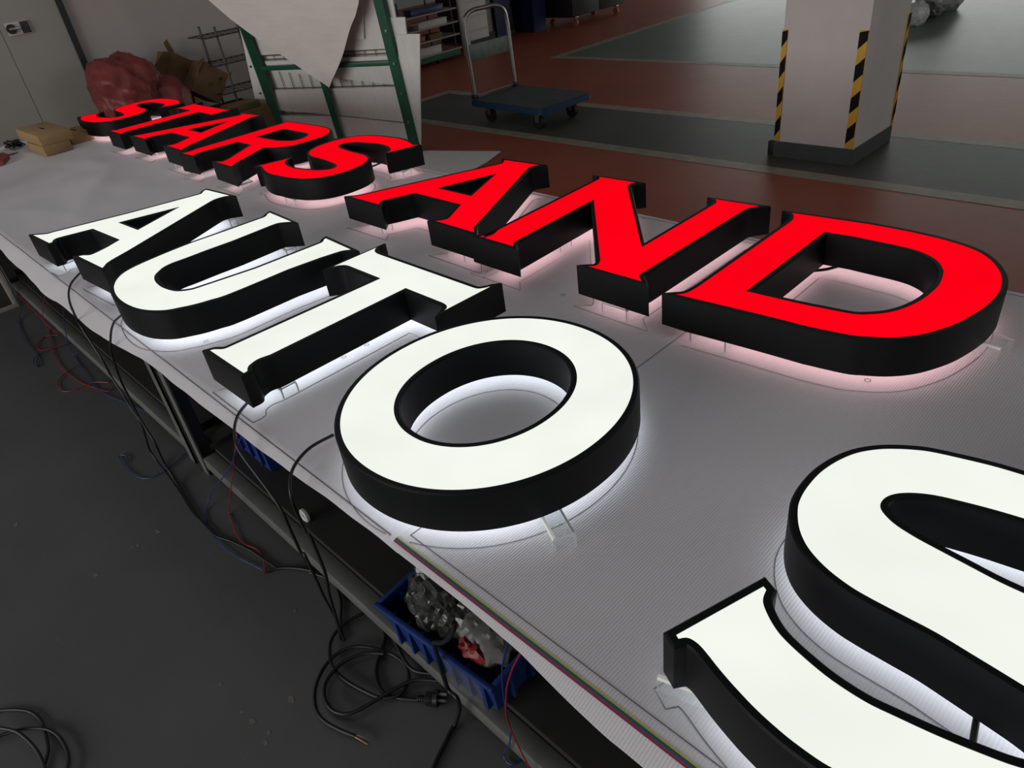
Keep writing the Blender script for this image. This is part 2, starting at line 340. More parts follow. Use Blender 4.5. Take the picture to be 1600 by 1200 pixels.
DATA = json.loads(r'''{"GLYPH":{"D":[[[-0.877,1.281,1],[-0.867,1.288,0],[-0.858,1.299,0],[-0.853,1.316,0],[-0.851,1.35,1],[-0.854,1.79,1],[-0.857,1.815,0],[-0.864,1.834,0],[-0.873,1.848,0],[-0.885,1.856,1],[-0.6782,1.8718,1],[-0.5872,1.8702,0],[-0.5074,1.8613,0],[-0.4456,1.8456,0],[-0.3999,1.8235,0],[-0.3648,1.7901,0],[-0.3385,1.7504,0],[-0.3212,1.7115,0],[-0.309,1.6646,0],[-0.3048,1.6216,0],[-0.307,1.5698,0],[-0.3154,1.5189,0],[-0.329,1.4659,0],[-0.3501,1.4178,0],[-0.3742,1.3795,0],[-0.4076,1.3481,0],[-0.4457,1.327,0],[-0.4763,1.3144,0],[-0.5572,1.3024,1],[-0.6715,1.2964,0]],[[-0.7454,1.379,1],[-0.7476,1.7727,1],[-0.6684,1.7781,1],[-0.6075,1.7753,0],[-0.5609,1.7735,0],[-0.5199,1.7679,0],[-0.4913,1.7562,0],[-0.4667,1.7392,0],[-0.4471,1.7165,0],[-0.4301,1.686,0],[-0.4208,1.6522,0],[-0.4148,1.6142,0],[-0.415,1.5736,0],[-0.4192,1.5318,0],[-0.43,1.4898,0],[-0.4426,1.4599,0],[-0.4597,1.4355,0],[-0.483,1.4145,0],[-0.5096,1.4002,0],[-0.5742,1.3913,1],[-0.6262,1.3857,0]]],"N":[[[-1.5777,1.2913,1],[-1.5624,1.3078,0],[-1.558,1.3287,0],[-1.5599,1.3507,0],[-1.5714,1.8328,1],[-1.5729,1.8507,0],[-1.5794,1.8639,0],[-1.5925,1.8701,1],[-1.432,1.877,1],[-1.4422,1.8659,0],[-1.4431,1.8476,0],[-1.4339,1.8292,0],[-1.4094,1.801,1],[-1.1061,1.4633,1],[-1.1049,1.801,1],[-1.1066,1.8296,0],[-1.1113,1.8417,0],[-1.1198,1.8509,0],[-1.1282,1.8558,1],[-0.9821,1.8642,1],[-0.9967,1.8463,0],[-1.0049,1.8275,0],[-1.0059,1.8029,1],[-1.0078,1.3525,1],[-1.0092,1.3316,0],[-1.0045,1.3169,0],[-0.9946,1.3071,0],[-0.9809,1.2951,1],[-1.1587,1.2952,1],[-1.1426,1.3062,0],[-1.1396,1.3198,0],[-1.1499,1.3413,1],[-1.4604,1.6883,1],[-1.4483,1.3315,1],[-1.4477,1.316,0],[-1.4437,1.3045,0],[-1.4275,1.2893,1]]],"A":[[[-2.3021,1.3123,1],[-2.2805,1.3296,0],[-2.266,1.3572,1],[-2.0386,1.8278,1],[-2.0392,1.8478,0],[-2.0594,1.8707,1],[-1.8792,1.8819,1],[-1.893,1.864,0],[-1.8984,1.8438,0],[-1.8805,1.803,1],[-1.6776,1.3999,1],[-1.6514,1.3449,0],[-1.6407,1.3289,0],[-1.6135,1.3052,1],[-1.8067,1.3081,1],[-1.7882,1.3257,0],[-1.782,1.346,0],[-1.796,1.3736,1],[-1.8398,1.4512,1],[-2.0938,1.453,1],[-2.1296,1.3716,1],[-2.1429,1.3467,0],[-2.1395,1.33,0],[-2.1228,1.3136,1]],[[-2.0533,1.5267,1],[-1.965,1.7367,1],[-1.8711,1.5266,1]]],"T":[[[-1.6507,0.4597,1],[-1.6451,0.4697,0],[-1.6289,0.4809,0],[-1.6237,0.4911,0],[-1.6225,0.5054,1],[-1.6055,0.9441,1],[-1.7588,0.9451,1],[-1.776,0.9426,0],[-1.7909,0.9327,0],[-1.7994,0.9215,0],[-1.8045,0.9123,1],[-1.8016,1.0798,1],[-1.7967,1.0657,0],[-1.7838,1.0529,0],[-1.7658,1.0465,0],[-1.7453,1.045,1],[-1.3362,1.0456,1],[-1.3216,1.0465,0],[-1.3116,1.0515,0],[-1.3028,1.0632,0],[-1.2948,1.0786,1],[-1.2988,0.9136,1],[-1.304,0.9299,0],[-1.3114,0.9375,0],[-1.3208,0.9416,0],[-1.3359,0.9437,1],[-1.49,0.9444,1],[-1.4937,0.5408,1],[-1.5005,0.5149,0],[-1.4986,0.4993,0],[-1.4916,0.4833,0],[-1.4827,0.4751,0],[-1.4722,0.4693,0],[-1.4714,0.4598,1]]],"U":[[[-2.4501,1.0612,1],[-2.4429,1.0476,0],[-2.4321,1.0385,0],[-2.4251,1.0251,0],[-2.4258,1.0096,1],[-2.4334,0.8748,1],[-2.4416,0.7617,0],[-2.4389,0.685,0],[-2.4308,0.6141,0],[-2.4202,0.5576,0],[-2.401,0.5149,0],[-2.3666,0.4829,0],[-2.328,0.4615,0],[-2.2958,0.4499,0],[-2.2526,0.4397,0],[-2.2047,0.4336,0],[-2.1501,0.4328,0],[-2.0961,0.4384,0],[-2.0534,0.4497,0],[-2.0189,0.4659,0],[-1.9888,0.4881,0],[-1.9698,0.5148,0],[-1.948,0.552,0],[-1.9333,0.5927,0],[-1.9192,0.6467,0],[-1.9141,0.8296,1],[-1.8991,0.9315,1],[-1.8872,0.9814,0],[-1.8807,1.0005,0],[-1.862,1.0204,1],[-2.0246,1.0309,1],[-2.0205,1.0222,0],[-2.0108,1.0131,0],[-2.0056,1.0039,0],[-2.0048,0.9915,1],[-2.0175,0.7788,1],[-2.0483,0.621,0],[-2.0579,0.5883,0],[-2.0834,0.5627,0],[-2.1141,0.5512,0],[-2.1643,0.5448,0],[-2.2154,0.5479,0],[-2.2495,0.5559,0],[-2.277,0.5684,0],[-2.2986,0.5884,0],[-2.3167,0.6111,0],[-2.3253,0.6434,0],[-2.3221,0.6902,0],[-2.321,0.7584,0],[-2.3147,0.8465,1],[-2.3186,0.9678,1],[-2.3184,1.0079,0],[-2.3116,1.026,0],[-2.2786,1.053,1]]],"Aw":[[[-3.1653,0.444,1],[-3.1423,0.4608,0],[-3.1177,0.4827,0],[-3.1143,0.5018,1],[-3.0307,0.7571,1],[-2.9638,1.0184,1],[-2.9653,1.0328,0],[-2.9854,1.0488,0],[-2.9945,1.0652,1],[-2.8072,1.0805,1],[-2.8216,1.0618,0],[-2.828,1.0343,0],[-2.8238,1.0121,0],[-2.8082,0.9816,1],[-2.5961,0.6005,1],[-2.5641,0.5357,1],[-2.5475,0.5118,0],[-2.5322,0.501,0],[-2.5173,0.4888,1],[-2.7248,0.4755,1],[-2.7154,0.4898,0],[-2.6938,0.5043,0],[-2.695,0.5261,0],[-2.7123,0.5698,1],[-2.7431,0.6236,1],[-2.9839,0.6079,1],[-3.0137,0.5132,1],[-3.019,0.4894,0],[-3.0091,0.474,0],[-2.9892,0.4643,0],[-2.9891,0.4546,1]],[[-2.9528,0.6926,1],[-2.8867,0.9048,1],[-2.783,0.7029,1]]],"R":[[[-3.7422,1.281,1],[-3.7327,1.3122,0],[-3.744,1.3591,1],[-3.731,1.8332,1],[-3.7327,1.8487,0],[-3.7442,1.8724,1],[-3.4703,1.8826,0],[-3.3891,1.8801,0],[-3.3295,1.8709,0],[-3.2902,1.8553,0],[-3.2486,1.8194,0],[-3.224,1.7716,0],[-3.2244,1.6952,0],[-3.2382,1.6154,0],[-3.2779,1.5732,0],[-3.3179,1.5482,0],[-3.3696,1.5334,1],[-3.2656,1.3468,1],[-3.2538,1.321,0],[-3.235,1.3047,0],[-3.2161,1.2887,1],[-3.3864,1.2899,1],[-3.3597,1.3011,0],[-3.3514,1.3171,0],[-3.3596,1.3452,1],[-3.4897,1.5279,1],[-3.6331,1.5267,1],[-3.6501,1.3589,1],[-3.6448,1.3108,0],[-3.6254,1.2878,1]],[[-3.6157,1.6204,1],[-3.6107,1.7771,1],[-3.3839,1.778,0],[-3.3493,1.7687,0],[-3.3194,1.7437,0],[-3.3058,1.6993,0],[-3.3253,1.6571,0],[-3.3815,1.636,0],[-3.427,1.6259,0]]],"S":[[[-0.335,0.497,1],[-0.29,0.636,1],[-0.284,0.633,1],[-0.28,0.617,0],[-0.271,0.605,0],[-0.251,0.589,0],[-0.23,0.578,0],[-0.196,0.568,0],[-0.161,0.561,0],[-0.121,0.559,0],[-0.088,0.563,0],[-0.049,0.569,0],[-0.012,0.577,0],[0.024,0.587,0],[0.052,0.602,0],[0.07,0.62,0],[0.077,0.64,0],[0.072,0.66,0],[0.048,0.677,0],[0.017,0.686,0],[-0.016,0.691,0],[-0.055,0.696,0],[-0.096,0.701,0],[-0.136,0.702,0],[-0.176,0.703,0],[-0.205,0.706,0],[-0.238,0.715,0],[-0.267,0.729,0],[-0.288,0.745,0],[-0.306,0.766,0],[-0.321,0.792,0],[-0.33,0.816,0],[-0.335,0.849,0],[-0.335,0.893,0],[-0.327,0.934,0],[-0.312,0.971,0],[-0.29,0.999,0],[-0.268,1.017,0],[-0.245,1.031,0],[-0.222,1.041,0],[-0.181,1.051,0],[-0.141,1.059,0],[-0.101,1.063,0],[-0.06,1.065,0],[-0.035,1.068,0],[-0.003,1.067,0],[0.021,1.064,0],[0.047,1.059,0],[0.076,1.051,0],[0.106,1.041,0],[0.137,1.029,0],[0.152,1.026,0],[0.162,1.028,0],[0.169,1.036,1],[0.175,1.033,1],[0.13,0.894,1],[0.124,0.897,1],[0.12,0.913,0],[0.111,0.925,0],[0.091,0.941,0],[0.07,0.952,0],[0.036,0.962,0],[0.001,0.969,0],[-0.039,0.971,0],[-0.072,0.967,0],[-0.111,0.961,0],[-0.148,0.953,0],[-0.184,0.943,0],[-0.212,0.928,0],[-0.23,0.91,0],[-0.237,0.89,0],[-0.232,0.87,0],[-0.208,0.853,0],[-0.177,0.844,0],[-0.144,0.839,0],[-0.105,0.834,0],[-0.064,0.829,0],[-0.024,0.828,0],[0.016,0.827,0],[0.045,0.824,0],[0.078,0.815,0],[0.107,0.801,0],[0.128,0.785,0],[0.146,0.764,0],[0.161,0.738,0],[0.17,0.714,0],[0.175,0.681,0],[0.175,0.637,0],[0.167,0.596,0],[0.152,0.559,0],[0.13,0.531,0],[0.108,0.513,0],[0.085,0.499,0],[0.062,0.489,0],[0.021,0.479,0],[-0.019,0.471,0],[-0.059,0.467,0],[-0.1,0.465,0],[-0.125,0.462,0],[-0.157,0.463,0],[-0.181,0.466,0],[-0.207,0.471,0],[-0.236,0.479,0],[-0.266,0.489,0],[-0.297,0.501,0],[-0.312,0.504,0],[-0.322,0.502,0],[-0.329,0.494,1]]]},"WIRE":{"cableA":[[-2.878,0.486,0.597],[-2.814,0.438,0.597],[-2.749,0.408,0.597],[-2.671,0.384,0.597],[-2.553,0.36,0.599],[-2.559,0.36,0.538],[-2.521,0.36,0.483],[-2.482,0.36,0.428],[-2.473,0.36,0.361],[-2.432,0.36,0.319],[-2.407,0.36,0.263],[-2.367,0.36,0.22],[-2.414,0.36,0.136],[-2.464,0.36,0.055],[-2.435,0.36,0.017],[-2.349,0.356,0.005],[-2.249,0.349,0.005],[-2.142,0.338,0.005],[-2.047,0.329,0.005],[-1.962,0.335,0.005],[-1.892,0.334,0.005]],"cableU":[[-2.346,0.448,0.597],[-2.325,0.422,0.597],[-2.299,0.404,0.597],[-2.236,0.376,0.597],[-2.247,0.36,0.551],[-2.304,0.36,0.474],[-2.346,0.36,0.391],[-2.348,0.36,0.327],[-2.351,0.36,0.261],[-2.325,0.36,0.205],[-2.299,0.36,0.163],[-2.315,0.36,0.092],[-2.302,0.36,0.034],[-2.239,0.356,0.005],[-2.141,0.343,0.005],[-2.028,0.332,0.005],[-1.929,0.33,0.005],[-1.884,0.336,0.005],[-1.834,0.354,0.005],[-1.74,0.376,0.005],[-1.668,0.385,0.005],[-1.622,0.391,0.005]],"cableT":[[-1.522,0.459,0.597],[-1.493,0.42,0.597],[-1.452,0.39,0.597],[-1.398,0.365,0.597],[-1.373,0.36,0.575],[-1.334,0.36,0.545],[-1.288,0.36,0.514],[-1.254,0.36,0.477],[-1.249,0.36,0.427],[-1.243,0.36,0.375],[-1.233,0.36,0.33],[-1.221,0.36,0.364],[-1.208,0.36,0.283],[-1.202,0.36,0.228],[-1.183,0.36,0.179],[-1.187,0.36,0.136],[-1.204,0.36,0.075]],"cableO":[[-1.231,0.517,0.597],[-1.235,0.464,0.597],[-1.217,0.418,0.597],[-1.183,0.381,0.597],[-1.156,0.36,0.575],[-1.163,0.36,0.518],[-1.153,0.36,0.478],[-1.136,0.36,0.437],[-1.133,0.36,0.38],[-1.137,0.36,0.483],[-1.131,0.36,0.42],[-1.133,0.36,0.359],[-1.16,0.36,0.271],[-1.17,0.36,0.207],[-1.181,0.36,0.14],[-1.178,0.36,0.097]],"short":[[-1.633,0.363,0.005],[-1.619,0.39,0.005],[-1.591,0.416,0.005],[-1.552,0.441,0.005],[-1.501,0.463,0.005],[-1.526,0.446,0.005],[-1.477,0.464,0.005],[-1.421,0.465,0.005],[-1.367,0.446,0.005],[-1.313,0.41,0.005],[-1.266,0.385,0.005],[-1.254,0.382,0.005]],"plugcord":[[-0.975,0.403,0.006],[-1.01,0.378,0.006],[-1.052,0.361,0.006],[-1.093,0.37,0.006],[-1.126,0.393,0.006],[-1.156,0.433,0.006],[-1.183,0.46,0.006],[-1.23,0.471,0.006],[-1.275,0.487,0.006],[-1.304,0.511,0.006],[-1.291,0.553,0.006]],"coil":[[-1.276,0.469,0.013],[-1.291,0.413,0.013],[-1.279,0.366,0.013],[-1.248,0.336,0.013],[-1.202,0.316,0.013],[-1.147,0.317,0.013],[-1.086,0.331,0.013],[-1.042,0.347,0.013],[-1.016,0.375,0.013],[-1.019,0.405,0.013],[-1.038,0.427,0.013],[-1.077,0.44,0.013],[-1.127,0.433,0.013],[-1.181,0.408,0.013],[-1.213,0.381,0.013],[-1.227,0.342,0.013],[-1.217,0.298,0.013],[-1.186,0.256,0.013],[-1.142,0.229,0.013],[-1.1,0.224,0.013],[-1.051,0.236,0.013],[-1.01,0.252,0.013]],"coil2":[[-0.966,0.462,0.021],[-1.009,0.428,0.021],[-1.028,0.385,0.021],[-1.039,0.338,0.021],[-1.051,0.291,0.021],[-1.066,0.266,0.021],[-1.097,0.251,0.021],[-1.136,0.254,0.021],[-1.169,0.275,0.021],[-1.184,0.307,0.021],[-1.186,0.346,0.021],[-1.166,0.39,0.021],[-1.128,0.421,0.021]],"back":[[-1.223,0.47,0.02],[-1.171,0.468,0.02],[-1.125,0.458,0.02],[-1.072,0.443,0.02],[-1.033,0.442,0.02],[-0.996,0.462,0.02]],"crate":[[-0.766,0.43,0.433],[-0.777,0.43,0.401],[-0.803,0.43,0.355],[-0.836,0.43,0.312],[-0.869,0.43,0.282],[-0.87,0.43,0.254],[-0.87,0.43,0.217],[-0.868,0.43,0.157],[-0.863,0.43,0.124],[-0.839,0.43,0.126],[-0.834,0.43,0.105],[-0.844,0.43,0.064],[-0.861,0.418,0.005],[-0.846,0.377,0.005],[-0.832,0.342,0.005],[-0.819,0.318,0.005]],"leftcoil1":[[-1.778,-0.347,0.005],[-1.762,-0.312,0.005],[-1.729,-0.28,0.005],[-1.69,-0.256,0.005],[-1.641,-0.246,0.005],[-1.584,-0.25,0.005],[-1.546,-0.257,0.005],[-1.508,-0.277,0.005],[-1.481,-0.291,0.005]],"leftcoil2":[[-1.675,-0.356,0.012],[-1.675,-0.328,0.012],[-1.652,-0.286,0.012],[-1.612,-0.248,0.012],[-1.572,-0.23,0.012],[-1.525,-0.224,0.012],[-1.483,-0.227,0.012],[-1.457,-0.237,0.012],[-1.431,-0.252,0.012]],"leftcoil3":[[-1.726,-0.342,0.019],[-1.693,-0.321,0.019],[-1.646,-0.294,0.019],[-1.58,-0.277,0.019],[-1.528,-0.272,0.019],[-1.492,-0.273,0.019],[-1.453,-0.276,0.019]],"blueT":[[-1.459,0.4,0.564],[-1.575,0.4,0.454],[-1.677,0.4,0.353],[-1.84,0.4,0.219],[-2.037,0.4,0.058],[-2.053,0.373,0.005],[-1.995,0.344,0.005],[-1.926,0.328,0.005],[-1.853,0.326,0.005],[-1.761,0.334,0.005],[-1.692,0.35,0.005],[-1.646,0.36,0.005]],"redT":[[-1.528,0.41,0.53],[-1.634,0.41,0.407],[-1.723,0.41,0.299],[-1.842,0.41,0.16],[-1.967,0.41,0.007],[-1.9,0.392,0.005],[-1.834,0.375,0.005],[-1.784,0.377,0.005],[-1.744,0.388,0.005],[-1.698,0.385,0.005],[-1.645,0.365,0.005],[-1.63,0.354,0.005]],"redR":[[-0.592,0.44,0.495],[-0.624,0.44,0.423],[-0.653,0.44,0.342],[-0.668,0.44,0.281],[-0.679,0.44,0.215],[-0.673,0.44,0.172],[-0.662,0.44,0.138],[-0.648,0.44,0.103],[-0.637,0.44,0.076],[-0.626,0.44,0.043]],"blueR":[[-0.628,0.445,0.494],[-0.646,0.445,0.44],[-0.665,0.445,0.378],[-0.675,0.445,0.325],[-0.682,0.445,0.261],[-0.684,0.445,0.195],[-0.683,0.445,0.154],[-0.699,0.445,0.084],[-0.728,0.445,0.013],[-0.713,0.44,0.005],[-0.701,0.446,0.005],[-0.696,0.465,0.005]],"redL":[[-3.452,0.44,0.404],[-3.942,0.44,0.162],[-4.107,0.44,0.041],[-4.082,0.433,0.005],[-3.922,0.404,0.005],[-3.78,0.373,0.005],[-3.608,0.353,0.005],[-3.465,0.354,0.005],[-3.337,0.364,0.005],[-3.239,0.387,0.005],[-3.143,0.417,0.005],[-3.146,0.452,0.005]],"redL2":[[-4.421,0.42,0.13],[-4.244,0.42,0.122],[-3.946,0.42,0.108],[-3.795,0.42,0.101],[-3.696,0.42,0.106],[-3.999,0.41,0.005],[-3.967,0.356,0.005],[-3.908,0.332,0.005],[-3.846,0.346,0.005],[-3.829,0.393,0.005],[-3.813,0.449,0.005]],"redL3":[[-3.52,0.412,0.005],[-3.497,0.363,0.005],[-3.468,0.32,0.005],[-3.417,0.293,0.005],[-3.343,0.284,0.005],[-3.302,0.306,0.005],[-3.285,0.355,0.005],[-3.276,0.406,0.005],[-3.216,0.448,0.005]],"blueL":[[-4.455,0.42,0.043],[-4.395,0.372,0.005],[-4.205,0.333,0.005],[-4.004,0.314,0.005],[-3.847,0.31,0.005],[-3.736,0.299,0.005],[-3.681,0.278,0.005],[-3.726,0.272,0.005],[-3.795,0.293,0.005],[-3.827,0.341,0.005],[-3.819,0.391,0.005],[-3.806,0.454,0.005]],"blueL2":[[-3.155,0.43,0.43],[-3.387,0.43,0.272],[-3.588,0.43,0.111],[-3.645,0.429,0.005],[-3.449,0.412,0.005],[-3.268,0.397,0.005],[-3.135,0.401,0.005],[-3.023,0.423,0.005],[-2.916,0.444,0.005],[-2.818,0.467,0.005]],"blueL3":[[-2.407,0.455,0.005],[-2.383,0.405,0.005],[-2.368,0.352,0.005],[-2.381,0.299,0.005],[-2.43,0.278,0.005],[-2.504,0.27,0.005],[-2.586,0.276,0.005],[-2.614,0.283,0.005],[-2.585,0.299,0.005],[-2.544,0.29,0.005]]},"BRACKET":[[[-0.635,0.577],[-0.616,0.615]],[[-0.261,1.565],[-0.26,1.616]],[[-0.836,1.284],[-0.738,1.272]],[[-1.105,1.276],[-1.021,1.273]],[[-1.471,1.536],[-1.47,1.576]],[[-1.776,1.312],[-1.689,1.3]],[[-2.151,1.321],[-2.148,1.363]],[[-1.481,0.532],[-1.501,0.568]],[[-0.334,0.481],[-0.367,0.506]],[[-3.604,1.066],[-3.601,1.115]],[[-3.4,1.306],[-3.42,1.345]],[[-2.928,0.464],[-2.993,0.495]]],"CIRC":[[-0.44,1.354],[-1.529,0.736],[-1.529,0.81],[-1.96,0.546],[-1.267,1.31]],"STUBS":[["black cable in the gap of the white S",[-0.029,0.695,0.61],[-0.016,0.645,0.587]],["black cable inside the red letter D",[-0.746,1.733,0.605],[-0.702,1.787,0.608]],["black cable behind the red S after the R",[-2.903,1.767,0.588],[-2.844,1.831,0.606]]],"SCUFFS":[[-2.074,0.149,0.012],[-2.079,0.215,0.016],[-2.053,0.015,0.014],[-2.526,-0.094,0.012],[-1.391,0.104,0.007],[-1.279,0.104,0.009],[-1.235,0.11,0.012],[-1.449,0.348,0.006],[-1.213,0.201,0.014],[-1.165,0.106,0.014],[-1.885,-0.142,0.006],[-1.181,0.123,0.008],[-2.08,0.135,0.006],[-1.903,0.407,0.004]]}''')
GLYPH = DATA['GLYPH']; WIRE = DATA['WIRE']; STUBS = DATA['STUBS']; SCUFFS = DATA['SCUFFS']

ZT, ZBOT, ZB = 0.70, 0.6136, 0.58      # letter tops, letter undersides, banner surface

# ------------------------------------------------------------------ the hall: floor, wall, column
floor = struct(mesh('floor', [(-14, -6, 0), (10, -6, 0), (10, 22, 0), (-14, 22, 0)], [(0, 1, 2, 3)], M_FLOOR), 'dark grey painted hall floor')
def paint(name, x0, x1, y0, y1, m, z):
    return box(name, (x0, y0, 0.0002), (x1, y1, z), m, floor)
paint('red_lane', -14, 10, 1.25, 22, M_RED, 0.0012)
paint('charcoal_bay', -6.12, 10, 4.09, 4.91, M_BAND, 0.0020)
paint('green_bay', -6.13, 10, 6.69, 22, M_GREEN, 0.0020)
paint('floor_line', -6.23, 10, 3.98, 4.09, M_LINE, 0.0026)
paint('floor_line', -6.23, 10, 4.90, 5.01, M_LINE, 0.0026)
paint('floor_line', -6.23, -6.12, 4.09, 4.90, M_LINE, 0.0026)
paint('floor_line', -6.24, 10, 6.58, 6.69, M_LINE, 0.0026)
paint('floor_line', -6.24, -6.13, 6.69, 22, M_LINE, 0.0026)

wall = struct(box('wall_left', (-7.15, -4.0, 0), (-7.0, 4.6, 3.6), M_WALL), 'pale grey painted wall behind the far table end')
door = struct(box('door_1', (-6.998, 0.95, 0.0), (-6.975, 1.42, 2.1), M_DOOR), 'grey flush door leaf at the left edge')
door2 = struct(box('door_2', (-6.998, 1.424, 0.0), (-6.975, 1.872, 2.1), M_DOOR), 'grey flush door with keypad lock')
struct(box('trim_1', (-6.998, 1.872, 0), (-6.955, 1.918, 3.2), M_BLACKTRIM), 'black door jamb strip')
struct(box('trim_2', (-6.998, 0.90, 0), (-6.955, 0.946, 2.2), M_BLACKTRIM), 'black door jamb strip at the left edge')
# keypad lock on the door
lk = thing('keypad_lock', 'white door lock with lever handle and black keypad', 'door lock', (-6.975, 1.55, 1.20))
box('lock_plate', (0.0, -0.085, -0.045), (0.012, 0.080, 0.045), M_WHITE, lk, 0.003)
box('keypad', (0.012, 0.014, -0.040), (0.018, 0.074, 0.040), M_BLACKTRIM, lk, 0.002)
kp = [(0.024 + 0.018 * i, -0.026 + 0.018 * j) for i in range(3) for j in range(4)]
for (yy, zz) in kp: box('key', (0.018, yy - 0.005, zz - 0.006), (0.0205, yy + 0.005, zz + 0.006), M_PBASE, lk)
cyl('rosette', (0.012, -0.055, 0.0), (0.022, -0.055, 0.0), 0.034, M_BLACKTRIM, lk, 20)
box('lever', (0.022, -0.075, -0.008), (0.045, 0.010, 0.010), M_CHROME, lk, 0.004)

PX0, PX1, PY0, PY1 = -2.19, -1.70, 4.28, 4.82
pil = struct(box('wall_column', (PX0, PY0, 0.0), (PX1, PY1, 3.6), M_PILLAR, None, 0.006), 'white square concrete column with hazard corner guards')
bm = bmesh.new()
addbox(bm, (PX0 - 0.004, PY0 - 0.004, 0.0), (PX1 + 0.004, PY1 + 0.004, 0.098), None, 0.003)
bmobj('painted_base', bm, M_PBASE, pil)
def guard(x0, x1, yf, face):
    """flat corner guard with slanted black stripes; face: 'f' on the front (-y) side, 'r' on the +x side"""
    if face == 'f':
        g = box('corner_guard', (x0, yf - 0.006, 0.102), (x1, yf + 0.001, 0.73), M_YEL, pil)
        P = lambda a, z: (a, yf - 0.0075, z); ext = (0, 0.002, 0)
    else:
        g = box('corner_guard', (yf - 0.001, x0, 0.102), (yf + 0.006, x1, 0.73), M_YEL, pil)
        P = lambda a, z: (yf + 0.0075, a, z); ext = (-0.002, 0, 0)
    w = x1 - x0; z = 0.73; k = 0
    per = 0.170
    z = 0.658
    while z > 0.08:
        lo, hi = z, z + per / 2; sl = 0.045
        q = [P(x0, max(0.102, min(0.73, lo - sl * 0.5))), P(x1, max(0.102, min(0.73, lo + sl * 0.5))), P(x1, max(0.102, min(0.73, hi + sl * 0.5))), P(x0, max(0.102, min(0.73, hi - sl * 0.5)))]
        if q[2][2] - q[1][2] > 0.01 or q[3][2] - q[0][2] > 0.01: prism('hazard_stripe', q, ext, M_HBLK, pil)
        z -= per
guard(PX0 - 0.002, PX0 + 0.030, PY0, 'f'); guard(PX1 - 0.050, PX1 - 0.003, PY0, 'f'); guard(PY1 - 0.03, PY1 + 0.002, PX1, 'r')
blk = box('rubber_block', (-2.245, 4.30, 0.0), (-2.195, 4.36, 0.085), M_TYRE, None, 0.006)
tag(blk, 'small black rubber block beside the base of the column', 'block')

# ------------------------------------------------------------------ tables
def work_table(x0, x1, label):
    t = thing('work_table', label, 'table', ((x0 + x1) / 2, 1.16, 0), 0, 'work tables in a row under the banners')
    hx = (x1 - x0) / 2; y0, y1 = 0.425 - 1.16, 1.885 - 1.16
    box('table_top', (-hx, y0, 0.548), (hx, y1, 0.5715), M_WOOD, t)
    for sx in (-1, 1):
        for (ya, yb) in ((0.452 - 1.16, 0.505 - 1.16), (1.80 - 1.16, 1.853 - 1.16)):
            bm = bmesh.new()                                    # angle-iron leg
            xa = sx * (hx - 0.035)
            fy = ya if ya < 0 else yb - 0.006
            addbox(bm, (xa - 0.026, fy, 0.0), (xa + 0.026, fy + 0.006, 0.548))
            fx = xa + (sx * 0.026) - (0.006 if sx > 0 else 0)
            addbox(bm, (fx, ya, 0.0), (fx + 0.006, yb, 0.548))
            bmobj('leg', bm, M_STEEL, t)
    for (ya, yb, nm) in ((0.455 - 1.16, 0.502 - 1.16, 'bottom_rail'), (1.802 - 1.16, 1.85 - 1.16, 'bottom_rail'), (0.455 - 1.16, 0.485 - 1.16, 'top_rail')):
        za = 0.035 if nm == 'bottom_rail' else 0.49
        box(nm, (-hx + 0.065, ya, za), (hx - 0.065, yb, za + (0.045 if nm == 'bottom_rail' else 0.055)), M_STEEL, t, 0.004)
    box('lower_shelf', (-hx + 0.07, 0.503 - 1.16, 0.066), (hx - 0.07, 1.80 - 1.16, 0.0985), M_SHELFD, t)
    for sx in (-1, 1):
        box('side_rail', (sx * (hx - 0.04) - 0.02, 0.51 - 1.16, 0.035), (sx * (hx - 0.04) + 0.02, 1.79 - 1.16, 0.064), M_STEEL, t)
work_table(-6.00, -4.86, 'steel framed work table at the far end by the wall')
work_table(-4.84, -2.31, 'steel framed work table under the white letters A and U')
work_table(-2.27, 0.35, 'steel framed work table with the blue crate on its shelf')

# ------------------------------------------------------------------ banners
def front_y(x):
    pts = [(-6.02, 0.40), (-4.6, 0.385), (-3.56, 0.372), (-2.98, 0.358), (-2.33, 0.368), (-2.07, 0.386), (-1.7, 0.393), (-1.35, 0.402), (-0.81, 0.406), (-0.55, 0.402), (-0.37, 0.384), (0.5, 0.380)]
    wob = 0.007 * noise.noise(Vector((x * 3.1, 0.5, 0.2))) + 0.003 * noise.noise(Vector((x * 9.0, 0.5, 0.2)))
    for (a, b) in zip(pts, pts[1:]):
        if a[0] <= x <= b[0]: return wob + a[1] + (b[1] - a[1]) * (x - a[0]) / (b[0] - a[0])
    return wob + (pts[0][1] if x < pts[0][0] else pts[-1][1])
def bz(x, y):
    """banner surface height: low wrinkles, stronger towards the far end, and the front strip sagging"""
    far = min(1.0, max(0.0, (-x - 1.6) / 2.5))
    p = Vector((x * 1.3, y * 2.6, 0.3))
    rid = 1 - abs(noise.noise(p)) * 2.2
    w = 0.0009 + 0.0050 * far
    z = ZB - 0.0022 + w * (0.5 * rid + 0.7 * noise.noise(Vector((x * 4.1 + y * 2.0, y * 5.3, 1.7))))
    z += 0.0040 * far * max(0, math.sin(7.5 * (y + 0.16 * x) + 2.2 * noise.noise(Vector((x, y, 4)))) ) ** 6
    if y < 0.425: z -= 0.34 * (0.425 - y) + (0.010 * far * (0.5 + noise.noise(Vector((x * 5, 0, 9)))) * (0.425 - y) / 0.06)
    return z
